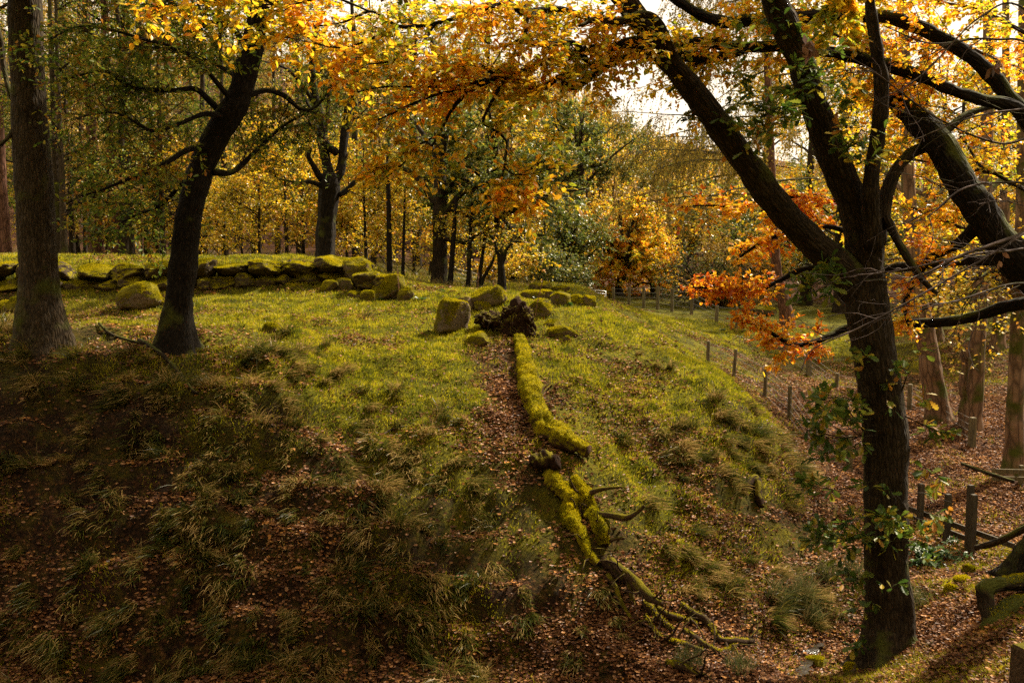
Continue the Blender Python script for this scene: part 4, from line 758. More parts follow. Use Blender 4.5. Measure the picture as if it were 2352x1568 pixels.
for u0,u1,v0,v1 in [(578,640,600,636),(640,668,598,630),(644,690,604,640),(690,735,612,650),(668,705,618,662),(722,782,592,635),(760,800,598,640),(745,800,600,642),(775,850,603,652),(800,872,628,668),(845,905,634,674),(882,938,648,692),(700,760,636,668),(750,800,640,672),(450,480,598,618),(400,470,610,640)]:
    wall_stone(u0,u1,v0,v1,(28.6+min((u0-450)/330, .95)) if u0 < 790 else 28.05, 700+u0, dep=1.1, p=3, cuts=7, rough=.13, tilt=(-.05, -.12 if u0 > 760 else .03), rz=.2)

# ------------------------------------------------------------------ fallen trunk, broken logs, dead branches
def ground_path(rows, lift=.55, y0=10.):
    o = []
    for u, v, w in rows:
        h = hit(u, v, y0); r_ = w/F*h[1]/2; o.append((h[0], h[1], h[2]+r_*lift, r_))
    return np.array(o)
LOGP = []
def limb_mesh(name, path, mat, parent, loc, S=18, noise=.2, flute=.05, seed=0):
    LOGP.append(resample(path[:,:4], 40)); a = Acc(); big_limb(a, path, S, 10, noise, None, 0, flute, seed)
    if mat == 'mosslog': fuzz(a, int(min(14000, 42000*path[:,3].mean()*np.linalg.norm(path[-1,:3]-path[0,:3])**.5)), .04, up=-.1, seed=seed)
    return obj_from(name, a, [M[mat], M['mossfuzz']], parent, loc)
fp = ground_path([(1196,790,30),(1206,835,36),(1212,875,44),(1218,915,48),(1232,955,50),(1246,985,58),(1262,1008,60)])
e = fp[-1]; tipp = P([1300,1332,1352], [1012,1026,1036], [18.7,18.5,18.4]); fp = np.concatenate([fp, np.c_[tipp, np.array([46,34,27])/F*18.6/2]])
ft = thing('fallen_tree', fp[0,:3], 'mossy fallen trunk with an upturned black root plate lying down the slope', 'fallen tree'); lf = np.array(ft.location)
limb_mesh('trunk', fp, 'mosslog', ft, lf, 28, .34, .06, 2)
for pth in ([(1228,905,8),(1240,895,6),(1250,908,3)], [(1236,920,7),(1256,912,4),(1264,913,2)], [(1240,940,8),(1252,928,5),(1264,920,2)]):
    g = ground_path(pth, 3.0); g[:,2] += np.linspace(.12, .3, len(g)); limb_mesh('branch_stub', g, 'deadwood', ft, lf, 8)
rc = hit(1190, 775, 14); a = Acc()
for du, dv, w, h, s in [(1158,765,.62,.5,1),(1188,750,.66,.8,2),(1180,722,.5,.42,3),(1205,775,.5,.55,4),(1132,738,.42,.34,5),(1112,730,.36,.26,6),(1204,728,.34,.34,9),(1213,790,.42,.62,11)]:
    c = P(du, dv, rc[1]+.25); a.add(stone_verts(c, w*1.15, .6, h*1.45, 800+s, p=2.4, cuts=6, rough=.34), CF)
obj_from('root_plate', a, M['soil'], ft, lf)
a = Acc(); rq = np.random.default_rng(17); st = P(rq.uniform(1110,1218,46), rq.uniform(705,790,46), rc[1]-.02); dd = np.stack([rq.normal(0,1,46), rq.uniform(-.9,-.1,46), rq.normal(0,.8,46)], -1)
G = grow(st, dd, rq.uniform(.12,.4,46), 7, .35, (0,0,-.08), rq); tubes(a, G, np.full((46,1), .012)*np.linspace(1,.25,7)[None], 5, 0); obj_from('root', a, M['deadwood'], ft, lf)
limb_mesh('broken_limb', np.concatenate([D([(1225,1050,18.2,22),(1240,1062,18.0,40),(1258,1058,18.0,46),(1272,1062,18.0,36),(1278,1050,18.1,20)])]), 'soil', ft, lf, 14, .5, .1, 4)
def log(rows, label, seed, mat='mosslog', name='broken_log', cat='log', lift=.5, extra=(), S=16):
    g = ground_path(rows, lift); o = thing(name, g[0,:3], label, cat); l_ = np.array(o.location); limb_mesh('trunk', g, mat, o, l_, S+6, .36, .06, seed)
    for ex in extra: limb_mesh('branch', D(ex), 'deadwood', o, l_, 8, .2, .05, seed+3)
    return o
log([(1262,1088,24),(1272,1110,32),(1290,1140,38),(1308,1165,38),(1312,1195,36),(1322,1220,36),(1340,1245,28),(1352,1280,22),(1372,1305,16)], 'mossy broken log, left of a close pair below the fallen trunk', 5)
log([(1318,1100,18),(1328,1125,30),(1345,1155,36),(1358,1185,36),(1376,1215,36),(1384,1245,32),(1388,1258,24)], 'mossy broken log, right of a close pair, with bare forked branches sticking out', 6,
    extra=[[(1350,1135,17.5,14),(1372,1125,17.5,11),(1400,1120,17.5,8),(1428,1118,17.5,5)], [(1376,1180,17,14),(1410,1184,16.9,16),(1440,1188,16.8,15),(1462,1176,16.8,12),(1480,1160,16.8,8)], [(1384,1250,16.8,14),(1394,1222,16.7,12),(1388,1200,16.8,10)], [(1392,1250,16.7,10),(1410,1238,16.6,9),(1435,1235,16.6,7)]])
log([(1388,1290,26),(1405,1310,30),(1425,1330,26),(1440,1345,18)], 'rotten dark log end in the tangle of dead roots low on the slope', 7, 'rootwood',
    extra=[[(1405,1285,16.2,14),(1418,1300,16.0,20),(1440,1318,15.8,24),(1462,1340,15.7,26),(1490,1370,15.5,22),(1520,1385,15.3,12)], [(1448,1310,15.9,18),(1446,1340,15.8,17),(1452,1375,15.7,16),(1455,1405,15.6,14),(1462,1430,15.5,9)], [(1395,1320,16,14),(1415,1350,15.8,12),(1425,1380,15.6,12),(1450,1420,15.4,10),(1490,1455,15.2,8),(1505,1475,15.1,5)]])
for i, (rows, lab) in enumerate([([(1480,1395,16),(1500,1415,15),(1525,1440,13),(1545,1452,9)], 'short mossy dead branch beside the rotten log end'),
    ([(1510,1405,12),(1540,1425,13),(1570,1430,12),(1600,1440,9)], 'dead branch pointing right from the foot of the rotten log'),
    ([(1560,1395,14),(1590,1415,14),(1625,1440,15),(1650,1475,14),(1690,1480,13),(1730,1478,9)], 'crooked mossy branch curling toward the stream'),
    ([(1570,1455,12),(1600,1475,13),(1630,1495,11),(1660,1500,8),(1700,1480,6)], 'mossy branch crossing under the crooked one'),
    ([(1540,1480,11),(1580,1490,12),(1615,1500,9)], 'small mossy branch lowest in the tangle by the stream'),
    ([(1530,1530,13),(1575,1545,14),(1610,1560,11)], 'mossy branch at the bottom edge near the stream'),
    ([(1480,1420,8),(1500,1450,8),(1530,1480,6)], 'thin dark root beside the rotten log end')]):
    g = ground_path(rows, 1.1); g[:,3] *= 1.3; LOGP.append(resample(g, 40)); a = Acc(); big_limb(a, g, 10, 8, .25, None, 0, .06, 20+i); fuzz(a, 260, .03, up=.4, seed=i); tag(obj_from('fallen_branch', a, [M['rootwood'], M['mossfuzz']], None, g[0,:3]), lab, 'branch')
def side_twigs(root, path, n, seed, mat='rootwood', ln=.8):
    rr = np.random.default_rng(seed); loc = np.array(root.location); p, d, *_ = spawn(resample(path[:,:3], 14)[None], n, .1, 1, .9, .2, rr); d[:,2] = np.abs(d[:,2])*.6
    G = grow(p, d, ln*rr.uniform(.3, 1.2, n), 8, .3, (0,0,-.03), rr); a = Acc(); tubes(a, G, rr.uniform(.010, .024, (n,1))*np.linspace(1,.35,8)[None], 6, 0); o = obj_from('side_branch', a, M[mat], None, loc); o.location = (0,0,0); o.parent = root
for o in list(sc.collection.objects):
    if o.parent is None and o.name.startswith(('fallen_branch', 'broken_log')):
        lp = [q for q in LOGP if np.abs(q[:,:3]-np.array(o.location)).sum(1).min() < .4]
        if lp: side_twigs(o, lp[-1], 9 if o.name.startswith('broken') else 6, len(o.name)+int(o.location[0]*50) % 997)
for i, (rows, lab, m_) in enumerate([([(1205,800,4),(1200,830,4),(1190,860,3)], 'pale stick leaning against the black root plate', 'greytwig'), ([(1176,925,3),(1180,960,3),(1182,1010,3),(1184,1050,2)], 'long thin pale stick lying along the leafy path', 'greytwig'), ([(1186,940,5),(1215,948,5),(1243,958,6)], 'grey stick lying across the fallen trunk', 'greytwig'),
    ([(228,750,8),(255,775,8),(290,785,7),(330,795,6)], 'dead stick lying between the two left trunks', 'bark'), ([(320,790,10),(355,810,10),(400,850,9),(440,900,8),(455,910,5)], 'long dead branch below the leaning oak', 'bark'), ([(500,1270,7),(520,1300,7),(545,1330,6)], 'short dead stick on the dark lower slope', 'bark'), ([(640,1500,6),(655,1480,5),(660,1430,4)], 'pale dead stick standing in the litter at the bottom of the slope', 'bark'), ([(880,1000,4),(910,985,4),(960,980,3)], 'thin stick in the grass left of the leafy path', 'greytwig'), ([(410,1150,5),(440,1190,5),(455,1220,4)], 'thin dark stick on the left slope', 'bark'), ([(1715,1130,14),(1735,1110,18),(1742,1150,20),(1750,1175,14)], 'black stump remains in the grass right of the knoll', 'soil')]):
    g = ground_path(rows, 1.6); a = Acc(); big_limb(a, g, 7, 6, .25, None, 0, 0, 50+i); tag(obj_from('stick' if i < 9 else 'stump', a, M[m_], None, g[0,:3]), lab, 'stick' if i < 9 else 'stump')

# ------------------------------------------------------------------ fences and gate
def post_mesh(name, x, y, ztop, wdt, parent, loc, rz=0, lean=(0,0), round_=False, mat='post'):
    zb = float(gnd(x, y))-.35; a = Acc(); S = 10 if round_ else 4; th = np.arange(S)*2*np.pi/S+np.pi/4+rz; hw = wdt/2*(1 if round_ else 1.414)
    zz = np.array([zb, zb*.5+ztop*.5, ztop-.03, ztop]); sc_ = np.array([1.03, 1, .97, .82]); tt = (zz-zb)/(ztop-zb)
    v = np.stack([x+hw*sc_[:,None]*np.cos(th)+lean[0]*tt[:,None], y+hw*sc_[:,None]*np.sin(th)+lean[1]*tt[:,None], np.repeat(zz[:,None], S, 1)], -1)
    i = np.arange(4*S).reshape(4, S); j = np.roll(i, -1, 1); a.add(v, [np.stack([i[:-1], j[:-1], j[1:], i[1:]], -1).reshape(-1, 4), i[-1:].copy()]); o = obj_from(name, a, M[mat], None, loc, smooth=False)
    o.location = (0,0,0) if parent else loc; o.parent = parent; return np.array([x+lean[0], y+lean[1], ztop])
def wire_fence(name, label, posts, cat='fence', wires=5, net=True, wd=.1):
    """posts: u, v top, v base, depth"""
    pts = []
    b = P(posts[0][0], posts[0][2], posts[0][3]); root = thing(name, (b[0], b[1], float(gnd(b[0], b[1]))), label, cat); loc = np.array(root.location)
    for i, (u, vt, vb, Y) in enumerate(posts):
        b, t = P(u, vb, Y), P(u, vt, Y); pts.append((post_mesh('post', b[0], b[1], t[2], wd*R.uniform(.9, 1.15), root, loc, R.uniform(-.3,.3), (R.normal(0,.03), R.normal(0,.03)), R.random() < .5), float(gnd(b[0], b[1]))))
    a = Acc(); top = np.array([p[0] for p in pts]); bot = np.array([[p[0][0], p[0][1], min(p[1], p[0][2]-.9)] for p in pts])
    for k in np.linspace(.08, .92, wires):
        line = bot*(1-k)+top*k; tubes(a, resample(line, 4*len(line))[None], np.full((1, 4*len(line)), .006), 4, 0)
    if net:
        m_ = 14*len(pts); tb, tt_ = resample(bot, m_), resample(top, m_); seg = np.stack([tb*.92+tt_*.08, tb*.25+tt_*.75], 1); tubes(a, seg, np.full((m_,2), .003), 3, 0, False)
    obj_from('wire', a, M['wire'], root, loc); return root
C5 = lambda x, y: (784+x/3, 523+y/3); C6 = lambda x, y: (1568+x/3, 523+y/3)
wire_fence('stock_fence', 'wire stock fence running down the gully bottom in front of the leafy bank', [(1626,783,815,34),(1684,802,867,32.3),(1756,841,905,30.5),(1813,886,962,28.8),(1876,968,1037,26.7),(1951,1000,1090,25)], wd=.125)
wire_fence('stock_fence', 'wire stock fence along the top of the far gully bank, crossing the grass strip', [(1410,660,708,53),(1444,659,710,52),(1479,657,711,51.3),(1510,657,713,50.5),(1543,663,716,50),(1588,668,724,48.5),(1645,702,742,46),(1693,705,748,45),(1748,723,780,43.5),(1800,755,814,41),(1858,810,875,38.5),(1920,856,905,36),(2088,882,948,33),(2151,914,975,31.5),(2231,958,1036,28.5)], wd=.15)
wire_fence('stock_fence', 'distant wire fence curving behind the saplings left of the gate', [(1040,610,648,46),(1085,622,650,46.5),(1126,632,656,47),(1173,641,670,48),(1201,650,674,49),(1240,655,680,51),(1290,660,690,53)], wd=.09)
g0 = P(1338,700,55); gt = thing('field_gate', (g0[0], g0[1], float(gnd(g0[0], g0[1]))), 'galvanised metal field gate hung between two wooden posts beyond the knoll', 'gate'); lg = np.array(gt.location)
b0, b1 = P(1337,700,55), P(1374,701,54.6)
post_mesh('post', b0[0], b0[1], P(1337,656,55)[2], .2, gt, lg); post_mesh('post', b1[0], b1[1], P(1374,663,54.6)[2], .13, gt, lg)
a = Acc(); zt, zb = P(1342,664,55)[2], P(1342,697,55)[2]; gz_ = np.linspace(zb+.05, zt, 6); e0, e1 = b0[:2]+np.array([.14,-.05]), P(1391,700,54)[:2]
for z in gz_: tubes(a, np.array([[[e0[0], e0[1], z], [(e0[0]+e1[0])/2, (e0[1]+e1[1])/2, z-.03], [e1[0], e1[1], z-.08]]]), np.full((1,3), .024), 8, 0)
for k in (0, .5, 1): x, y = e0*(1-k)+e1*k; tubes(a, np.array([[[x, y, gz_[0]-.08*k], [x, y, gz_[2]-.08*k], [x, y, gz_[-1]-.08*k]]]), np.full((1,3), .027), 8, 0)
obj_from('gate_frame', a, M['steel'], gt, lg)
# timber rail fence
rf0 = P(2111,1250,21.5); rf = thing('rail_fence', (rf0[0], rf0[1], float(gnd(rf0[0], rf0[1]))), 'dark timber post and rail fence crossing the stream right of the big oak', 'fence'); lr = np.array(rf.location)
pp = [(2111,1110,1250,21.5),(2172,1134,1284,20.6),(2224,1113,1256,20.1),(2232,1135,1260,19.9)]
for u, vt, vb, Y in pp: b = P(u, vb, Y); post_mesh('post', b[0], b[1], P(u, vt, Y)[2], .11, rf, lr, .2, mat='darkpost')
def rail(name, p0, p1, hgt, thk, parent, loc, mat='post'):
    p0, p1 = np.array(p0), np.array(p1); d = p1-p0; s = nrm(np.cross(d, [0,0,1.]))*thk/2; u_ = np.array([0,0,hgt/2]); v = []
    for q_ in (p0, p1): v += [q_-s-u_, q_+s-u_, q_+s+u_, q_-s+u_]
    a = Acc(); a.add(v, np.array([[0,1,2,3],[7,6,5,4],[0,4,5,1],[1,5,6,2],[2,6,7,3],[3,7,4,0]])); o = obj_from(name, a, M[mat], None, loc, smooth=False)
    if parent: o.parent = parent; o.location = (0,0,0)
    return o
for q0, q1 in [((2072,1163,22.2),(2335,1257,18.9)),((2072,1181,22.2),(2250,1249,19.9)),((2072,1201,22.2),(2176,1246,20.65)),((2080,1222,22.0),(2176,1268,20.65))]:
    rail('rail', P(*q0)+np.array([0,.09,0]), P(*q1)+np.array([0,.09,0]), .11, .04, rf, lr, 'darkpost')
lf0 = P(2300,1085,26); lw = thing('rail_fence', lf0, 'low two-plank fence at the foot of the mossy beech by the right edge', 'fence'); ll = np.array(lw.location)
for v_ in (1081, 1098): rail('rail', P(2278,v_,24.4), P(2400,v_+3,23.8), .11, .04, lw, ll)
for u in (2345, 2395): b = P(u, 1100, 24.3); post_mesh('post', b[0], b[1], P(u, 1070, 24.2)[2], .1, lw, ll)
for pth, lab in [([(2208,1064,24.5,8),(2265,1085,24,9),(2330,1106,23.6,9)], 'dark fallen pole lying on the leaf-covered slope below the beeches'), ([(2240,1258,18.5,14),(2290,1244,18.2,16),(2365,1208,17.6,17)], 'long bare pole propped beside the rail fence at the right edge')]:
    q_ = D(pth); q_[:,2] = np.maximum(q_[:,2], gnd(q_[:,0], q_[:,1])+q_[:,3]*.6); a = Acc(); big_limb(a, q_, 10, 8, .15, None, 0, 0, 3); tag(obj_from('pole', a, M['bark'], None, q_[0,:3]), lab, 'pole')
gp = P(2352,1568,9.0); post_root = thing('gate_post', (gp[0], gp[1], float(gnd(gp[0], gp[1]))), 'weathered square post with a mossy top in the bottom right corner', 'post')
post_mesh('post', P(2350,1568,9)[0], 9.0, P(2350,1482,9)[2], .17, post_root, np.array(post_root.location), .3, mat='deadwood')

# stream
rr = np.random.default_rng(3); a = Acc(); c = np.array([hit(1800,1560,11), hit(1815,1530,12), hit(1830,1500,12), hit(1850,1480,12)]); n = 24; cc = resample(c, n); wv = .28+.12*rr.random(n)
zz = gnd(cc[:,0], cc[:,1])+.012; Lf = np.c_[cc[:,0]-wv, cc[:,1], zz]; Rt = np.c_[cc[:,0]+wv, cc[:,1], zz]; i = np.arange(n-1); a.add(np.concatenate([Lf, Rt]), np.stack([i, i+n, i+n+1, i+1], -1))
m, t, o_, N = new_mat('stream_water'); nz_ = N('ShaderNodeTexNoise', {'Scale': 9.0, 'Detail': 4.0}); bp = N('ShaderNodeBump', {'Strength': .6, 'Distance': .05, 'Height': nz_.outputs['Fac']})
b_ = N('ShaderNodeBsdfPrincipled', {'Base Color': (.02,.015,.01,1), 'Roughness': .22, 'Normal': bp.outputs[0]}); t.links.new(b_.outputs[0], o_.inputs['Surface'])
tag(obj_from('stream', a, m), 'narrow trickle of water at the foot of the big oak', 'stream', kind='structure')

# ------------------------------------------------------------------ ground cover
def scatter(n, y0, y1, pw=1.0, rng=R, wide=.56):
    k = rng.random(n); Y = y0*(y1/y0)**k if pw == 1 else y0+(y1-y0)*k
    return rng.uniform(-wide, wide, n)*Y, Y
def off_logs(x, y):
    lp = np.concatenate(LOGP); ok = np.ones(len(x), bool); near = np.nonzero((x > lp[:,0].min()-.5) & (x < lp[:,0].max()+.5) & (y > lp[:,1].min()-.5) & (y < lp[:,1].max()+.5))[0]
    for i in range(0, len(near), 20000):
        j = near[i:i+20000]; ok[j] = (np.hypot(x[j,None]-lp[None,:,0], y[j,None]-lp[None,:,1])-lp[None,:,3]).min(1) > .07
    return ok
def blades(acc, x, y, h, w, lean, segs=2, fall=.6, mat=0, rng=R, z=None, up=1.0):
    n = len(x); z = gnd(x, y) if z is None else z; nn = gnormal(x, y); th = rng.uniform(0, 2*np.pi, n); dh = np.stack([np.cos(th), np.sin(th), np.zeros(n)], -1)
    down = nn*np.array([1,1,0]); d = np.array([0,0,up])+nn*.5+dh*lean[:,None]+down*fall; d = nrm(d); side = nrm(np.cross(d, rng.normal(size=(n,3))))
    p = np.stack([x, y, z-.01], -1); st = h/segs; V = []
    for i in range(segs):
        k = 1-i/segs*.55; V += [p-side*(w*k/2)[:,None], p+side*(w*k/2)[:,None]]; p = p+d*st[:,None]
        d = nrm(d+dh*(lean*.55)[:,None]+down*fall*.8-np.array([0,0,.32])*(lean[:,None]+.25))
    V.append(p); V = np.stack(V, 1); m = V.shape[1]; off = (np.arange(n)*m)[:,None]; fs = [np.array([[2*i, 2*i+1, 2*i+3, 2*i+2]]) for i in range(segs-1)]
    acc.add(V, ([np.concatenate([(f+off) for f in fs])] if fs else []) + [np.array([[2*segs-2, 2*segs-1, 2*segs]])+off], mat)
rr = np.random.default_rng(101)
# short turf
x, y = scatter(1300000, 11.5, 46, 1, rr); g = samp(MG, x, y); l = samp(ML, x, y); pt = n2(x*.9, y*.9)+.6*n2(x*2.7, y*2.7)
k = (rr.random(len(x)) < np.clip(g*1.05-.08+pt*.9-.25*l, 0, 1)) & off_logs(x, y); x, y, pt = x[k], y[k], pt[k]; n = len(x)
a = Acc(); blades(a, x, y, rr.uniform(.03, .085, n)*(1+.6*pt)*(1+.012*y), rr.uniform(.007, .013, n)*(1+.018*(y-12)), rr.uniform(.1, .7, n), 2, .35, 0, rr)
tag(obj_from('grass', a, M['turf'], smooth=False), 'short bright moss-green turf over the knoll and terrace', 'grass', kind='stuff')
# tussocks of long grass
tx, ty = scatter(6500, 11.5, 42, 1, rr); t_ = samp(MT, tx, ty); nz_ = n2(tx*.6+40, ty*.6); k = (rr.random(len(tx)) < np.clip(t_*1.55+nz_*.9-.8, 0, 1)) & off_logs(tx, ty+.12) & off_logs(tx, ty-.12); tx, ty = tx[k], ty[k]; n = len(tx); per = 105
sz = rr.uniform(.55, 1.25, n)*(.75+.5*samp(MT, tx, ty)); th = rr.uniform(0, 6.28, (n, per)); rad_ = np.sqrt(rr.random((n, per)))*.13*sz[:,None]
x = (tx[:,None]+np.cos(th)*rad_).ravel(); y = (ty[:,None]+np.sin(th)*rad_).ravel(); s = np.repeat(sz, per); q_ = len(x)
a = Acc(); blades(a, x, y, s*rr.uniform(.12, .46, q_), rr.uniform(.007, .014, q_)*(1+.02*(y-12)), rr.uniform(.15, .75, q_), 4, 1.7, 0, rr, up=.8)
# loose thin dry grass between the tussocks
x, y = scatter(150000, 11.5, 42, 1, rr); t_ = samp(MT, x, y); k = rr.random(len(x)) < np.clip(t_*1.1-.6+n2(x*1.3, y*1.3)*.9, .02, 1); x, y = x[k], y[k]; n = len(x)
blades(a, x, y, rr.uniform(.07, .22, n), rr.uniform(.004, .008, n)*(1+.02*(y-12)), rr.uniform(.3, 1.1, n), 3, .7, 0, rr)
tag(obj_from('dry_grass', a, M['dry'], smooth=False), 'long drooping straw and olive grass tussocks over the steep bank', 'grass', kind='stuff')
# fallen leaves
x, y = scatter(880000, 10.5, 48, 1, rr); l = samp(ML, x, y); pt = n2(x*.8+7, y*.8)+.5*n2(x*2.2, y*2.2+5); k = rr.random(len(x)) < np.clip(l*1.25-.3+pt*1.1+1.4*(gnormal(x, y, .12)[:,2]-.8)*(y < 20), .05, 1); x, y = x[k], y[k]; n = len(x)
nn = gnormal(x, y); th = rr.uniform(0, 6.28, n); ax = np.stack([np.cos(th), np.sin(th), np.zeros(n)], -1); nn2 = nn+rr.normal(0, .45, (n,3)); a = Acc()
put_leaves(a, np.stack([x, y, gnd(x, y)+rr.uniform(.004, .05, n)], -1), ax, nn2, rr.uniform(.028, .088, n)*(1+.012*(y-12)), 'curl', 0)
tag(obj_from('fallen_leaves', a, M['litter'], smooth=False), 'brown and russet fallen leaves lying in drifts on the banks', 'leaves', kind='stuff')
# woodland floor beyond the wall
x, y = scatter(60000, 34, 66, 0, rr, .6); k = (x < 1); x, y = x[k], y[k]; n = len(x); a = Acc(); blades(a, x, y, rr.uniform(.1, .45, n), rr.uniform(.012, .02, n), rr.uniform(.2, .8, n), 3, .2, 0, rr)
tag(obj_from('woodland_grass', a, M['dry'], smooth=False), 'rank brown grass and bracken on the woodland floor behind the wall', 'undergrowth', kind='stuff')

# rush clumps, ferns, primrose-like plants
def clump(u, v, label, h=.7, n=170, r_=.22, mat='rush', name='rush_clump', cat='rushes', lean=.35):
    p = hit(u, v, 11); rr = np.random.default_rng(int(u*7+v)); th = rr.uniform(0, 6.28, n); q_ = np.sqrt(rr.random(n))*r_; x, y = p[0]+np.cos(th)*q_, p[1]+np.sin(th)*q_
    a = Acc(); blades(a, x, y, h*rr.uniform(.55, 1.1, n), rr.uniform(.006, .011, n), rr.uniform(.05, lean, n)+.25*(rr.random(n) < .25), 4, .15, 0, rr); tag(obj_from(name, a, M[mat], None, p, smooth=False), label, cat)
for u, v, lab, h in [(1790,1395,'tall dark green rush clump, leftmost of those in the wet hollow',.62), (1842,1370,'upright rush clump in the wet hollow, second from the big oak trunk',.68), (1900,1330,'rush clump behind the others in the wet hollow, nearest the oak-leaf spray',.55), (1960,1330,'rush clump touching the left side of the big oak trunk',.6), (1870,1440,'straw-tipped rush clump at the front of the wet hollow',.55), (2110,1390,'low grey-green rush clump just right of the big oak trunk',.45), (1580,1530,'wispy rush clump at the bottom edge by the dead branches',.4), (1700,1540,'low straw rush clump by the stream at the bottom edge',.4)]: clump(u, v, lab, h)
def frond_plant(name, u, v, label, n, ln, wd, mat, cat, seed, y0=11):
    p = hit(u, v, y0); rr = np.random.default_rng(seed); a = Acc(); th = rr.uniform(0, 6.28, n); d = np.stack([np.cos(th), np.sin(th), rr.uniform(.5, 1.2, n)], -1)
    G = grow(np.repeat(p[None], n, 0), d, ln*rr.uniform(.6, 1.1, n), 9, .06, (0,0,-.16), rr); tubes(a, G, np.full((n,9), .004), 3, 0, False)
    if name == 'fern':
        P_, Dd, *_ = spawn(G, n*44, .12, 1, 1.35, .6, rr); put_leaves(a, P_, Dd, np.array([0,0,1.])+rr.normal(0,.25,(n*44,3)), rr.uniform(.05, .13, n*44), 'quad', 0)
    else: put_leaves(a, G[:,2], G[:,5]-G[:,2], np.array([0,0,1.])+rr.normal(0,.3,(n,3)), ln*rr.uniform(.8, 1.1, n), 'beech', 0)
    tag(obj_from(name, a, M[mat], None, p, smooth=False), label, cat)
frond_plant('fern', 2140, 1275, 'green fern clump under the dark rail fence', 16, .8, .1, 'fern', 'fern', 1)
frond_plant('fern', 2115, 1290, 'smaller fern clump between the big oak and the rail fence', 10, .6, .1, 'fern', 'fern', 2)
for i, (u, v, lab) in enumerate([(1115,752,'leafy green plant at the lower left of the black root plate'), (1206,755,'leafy green plant on the right of the black root plate'), (1165,705,'broad green leaves growing on top of the black root plate'), (1300,703,'pale broad-leaved plant in front of the heap on the knoll crest'), (1325,700,'small leafy plant between the heap and the split slab'), (870,690,'green plant below the overhung boulder at the wall end'), (965,690,'leafy plant in the grass hollow right of the wall end'), (1025,672,'leafy plant above the squarish boulder'), (1060,1330,'dark strap-leaved plant on the lower slope'), (855,1335,'glossy broad-leaved plant low on the dark slope'), (380,1240,'pale green sorrel-like plant on the dark left slope'), (1660,758,'dark leafy plant on the far gully bank under the fence'), (1700,775,'second dark leafy plant down the far gully bank'), (1770,800,'leafy plant on the far gully bank beneath the orange leaves'), (1240,690,'small green leaves between the rounded boulder and the heap')]):
    frond_plant('plant', u, v, lab, 11, .2 if v < 900 else .17, .1, 'fern', 'plant', 10+i, 11 if u < 1500 or v > 900 else 34)
for i, (u, v, vt, lab) in enumerate([(1127,705,610,'tall dry dead flower stem standing by the long slanting boulder'), (1096,690,625,'dead flower stem behind the pale stone'), (915,690,615,'dead stem standing beside the overhung boulder'), (1228,735,640,'reddish dead stem in front of the rounded boulder'), (1118,862,800,'dark dead stem at the edge of the leafy path')]):
    p = hit(u, v, 14); h = (v-vt)/F*p[1]; rr = np.random.default_rng(i); G = grow(p[None], np.array([[.1,0,1.]]), np.array([h]), 8, .05, (0,0,0), rr); a = Acc(); tubes(a, G, np.full((1,8), .008), 4, 0); q_, d_, *_ = spawn(G, 22, .35, 1, .8, 0, rr)
    put_leaves(a, q_, d_, rr.normal(size=(22,3)), .05, 'quad', 0); tag(obj_from('dead_stem', a, M['deadleaf'], None, p, smooth=False), lab, 'plant')

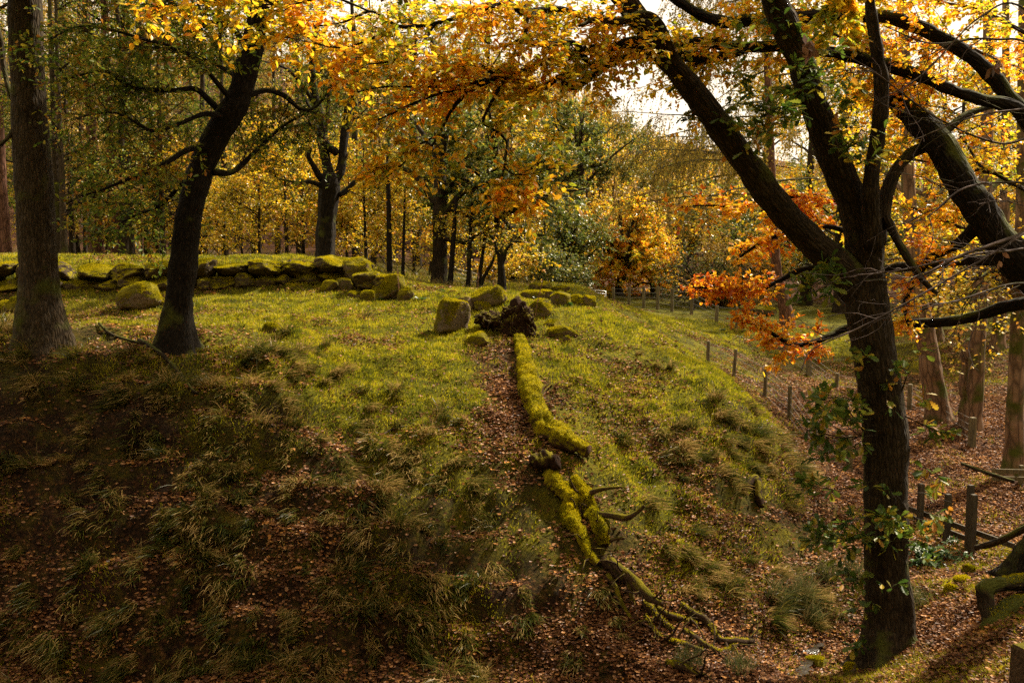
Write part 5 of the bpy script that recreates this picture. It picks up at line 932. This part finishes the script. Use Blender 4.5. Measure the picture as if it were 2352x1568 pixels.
# ------------------------------------------------------------------ bare twiggy sapling close by at the upper right
sp_ = P(2560, 1568, 8.2); st = thing('bare_sapling', (sp_[0], sp_[1], float(gnd(sp_[0], sp_[1]))), 'leafless grey twiggy sapling reaching in from the right edge in front of the big trees', 'sapling'); ls = np.array(st.location)
main = [[(2600,900,8.2,22),(2450,495,7.4,10),(2352,535,7.2,9),(2270,565,7.0,8),(2200,590,6.9,7),(2108,640,6.8,4)], [(2600,860,8.2,16),(2430,600,7.6,7),(2300,578,7.3,6),(2200,592,7.1,5),(2060,622,6.9,4),(1960,632,6.8,2)], [(2600,700,8,14),(2430,440,7.4,6),(2352,420,7.2,5),(2220,430,7,4),(2130,500,6.8,2)], [(2600,600,8,14),(2420,240,7.6,6),(2352,250,7.4,5),(2230,270,7.2,4),(2080,330,7,2)],
        [(2600,500,8,12),(2400,140,7.7,6),(2280,90,7.5,5),(2140,100,7.3,4),(2030,60,7.1,2)], [(2600,600,8,12),(2450,320,7.6,6),(2300,330,7.3,5),(2150,270,7.1,4),(2000,160,6.9,3),(1900,110,6.8,2)], [(2600,900,8.2,14),(2480,700,7.8,6),(2352,650,7.5,5),(2200,690,7.2,4),(2140,700,7,2)], [(2500,200,7.8,8),(2352,20,7.6,5),(2250,40,7.4,4),(2120,170,7.2,3),(2020,230,7,2)],
        [(2450,495,7.4,7),(2380,520,7.2,6),(2250,600,7,5),(2000,740,6.7,4),(1870,800,6.6,3),(1840,850,6.5,2)]]
tr = [(2560,1600,8.2,40),(2570,1300,8.2,34),(2590,1000,8.2,28),(2600,700,8.1,22),(2600,400,8,16),(2590,100,7.9,10)]
tp = D(tr); tp[0,2] = float(gnd(tp[0,0], tp[0,1]))-.2; a = Acc(); big_limb(a, tp, 12, 8, .1); obj_from('trunk', a, M['greytwig'], st, ls)
a = Acc(); L_ = [big_limb(a, D(p_), 7, 8, .1, None, 0, 0, i)[:,:3] for i, p_ in enumerate(main)]; rr = np.random.default_rng(44)
base = np.stack([resample(q_, 18) for q_ in L_]); p, d, *_ = spawn(base, 110, .2, 1, .7, .35, rr); A1 = grow(p, d, rr.uniform(.2, .7, 110), 8, .2, (-.03,0,.01), rr); tubes(a, A1, np.full((110,1), .0042)*np.linspace(1,.45,8)[None], 4, 0, False)
p, d, *_ = spawn(A1, 300, .2, 1, .8, .3, rr); A2 = grow(p, d, rr.uniform(.08, .3, 300), 6, .25, (0,0,.02), rr); tubes(a, A2, np.full((300,1), .0022)*np.linspace(1,.5,6)[None], 3, 0, False)
obj_from('branch', a, M['greytwig'], st, ls)
for u, v, Y, s, lab, n in [(1858,95,6.9,.1,'curled dead brown leaves caught on twigs by the upper fork of the big oak',11), (2290,150,7.3,.095,'crumpled dead brown leaf cluster caught on twigs near the upper right corner',9), (2285,590,7,.07,'small dead brown leaf on the twigs at the right edge',3)]:
    rr = np.random.default_rng(int(u)); c = P(u, v, Y); a = Acc()
    for i in range(n):
        vv, fs = leaf_tpl('oak'); th = rr.uniform(-2.2, -.6); ax = np.array([np.cos(th), rr.normal(0,.4), np.sin(th)]); put_leaves(a, (c+rr.normal(0,.025,3))[None], ax[None], rr.normal(size=(1,3)), s*rr.uniform(.7,1.1), 'curl', 0)
    tag(obj_from('dead_leaves', a, M['deadleaf'], None, c, smooth=True), lab, 'leaves')
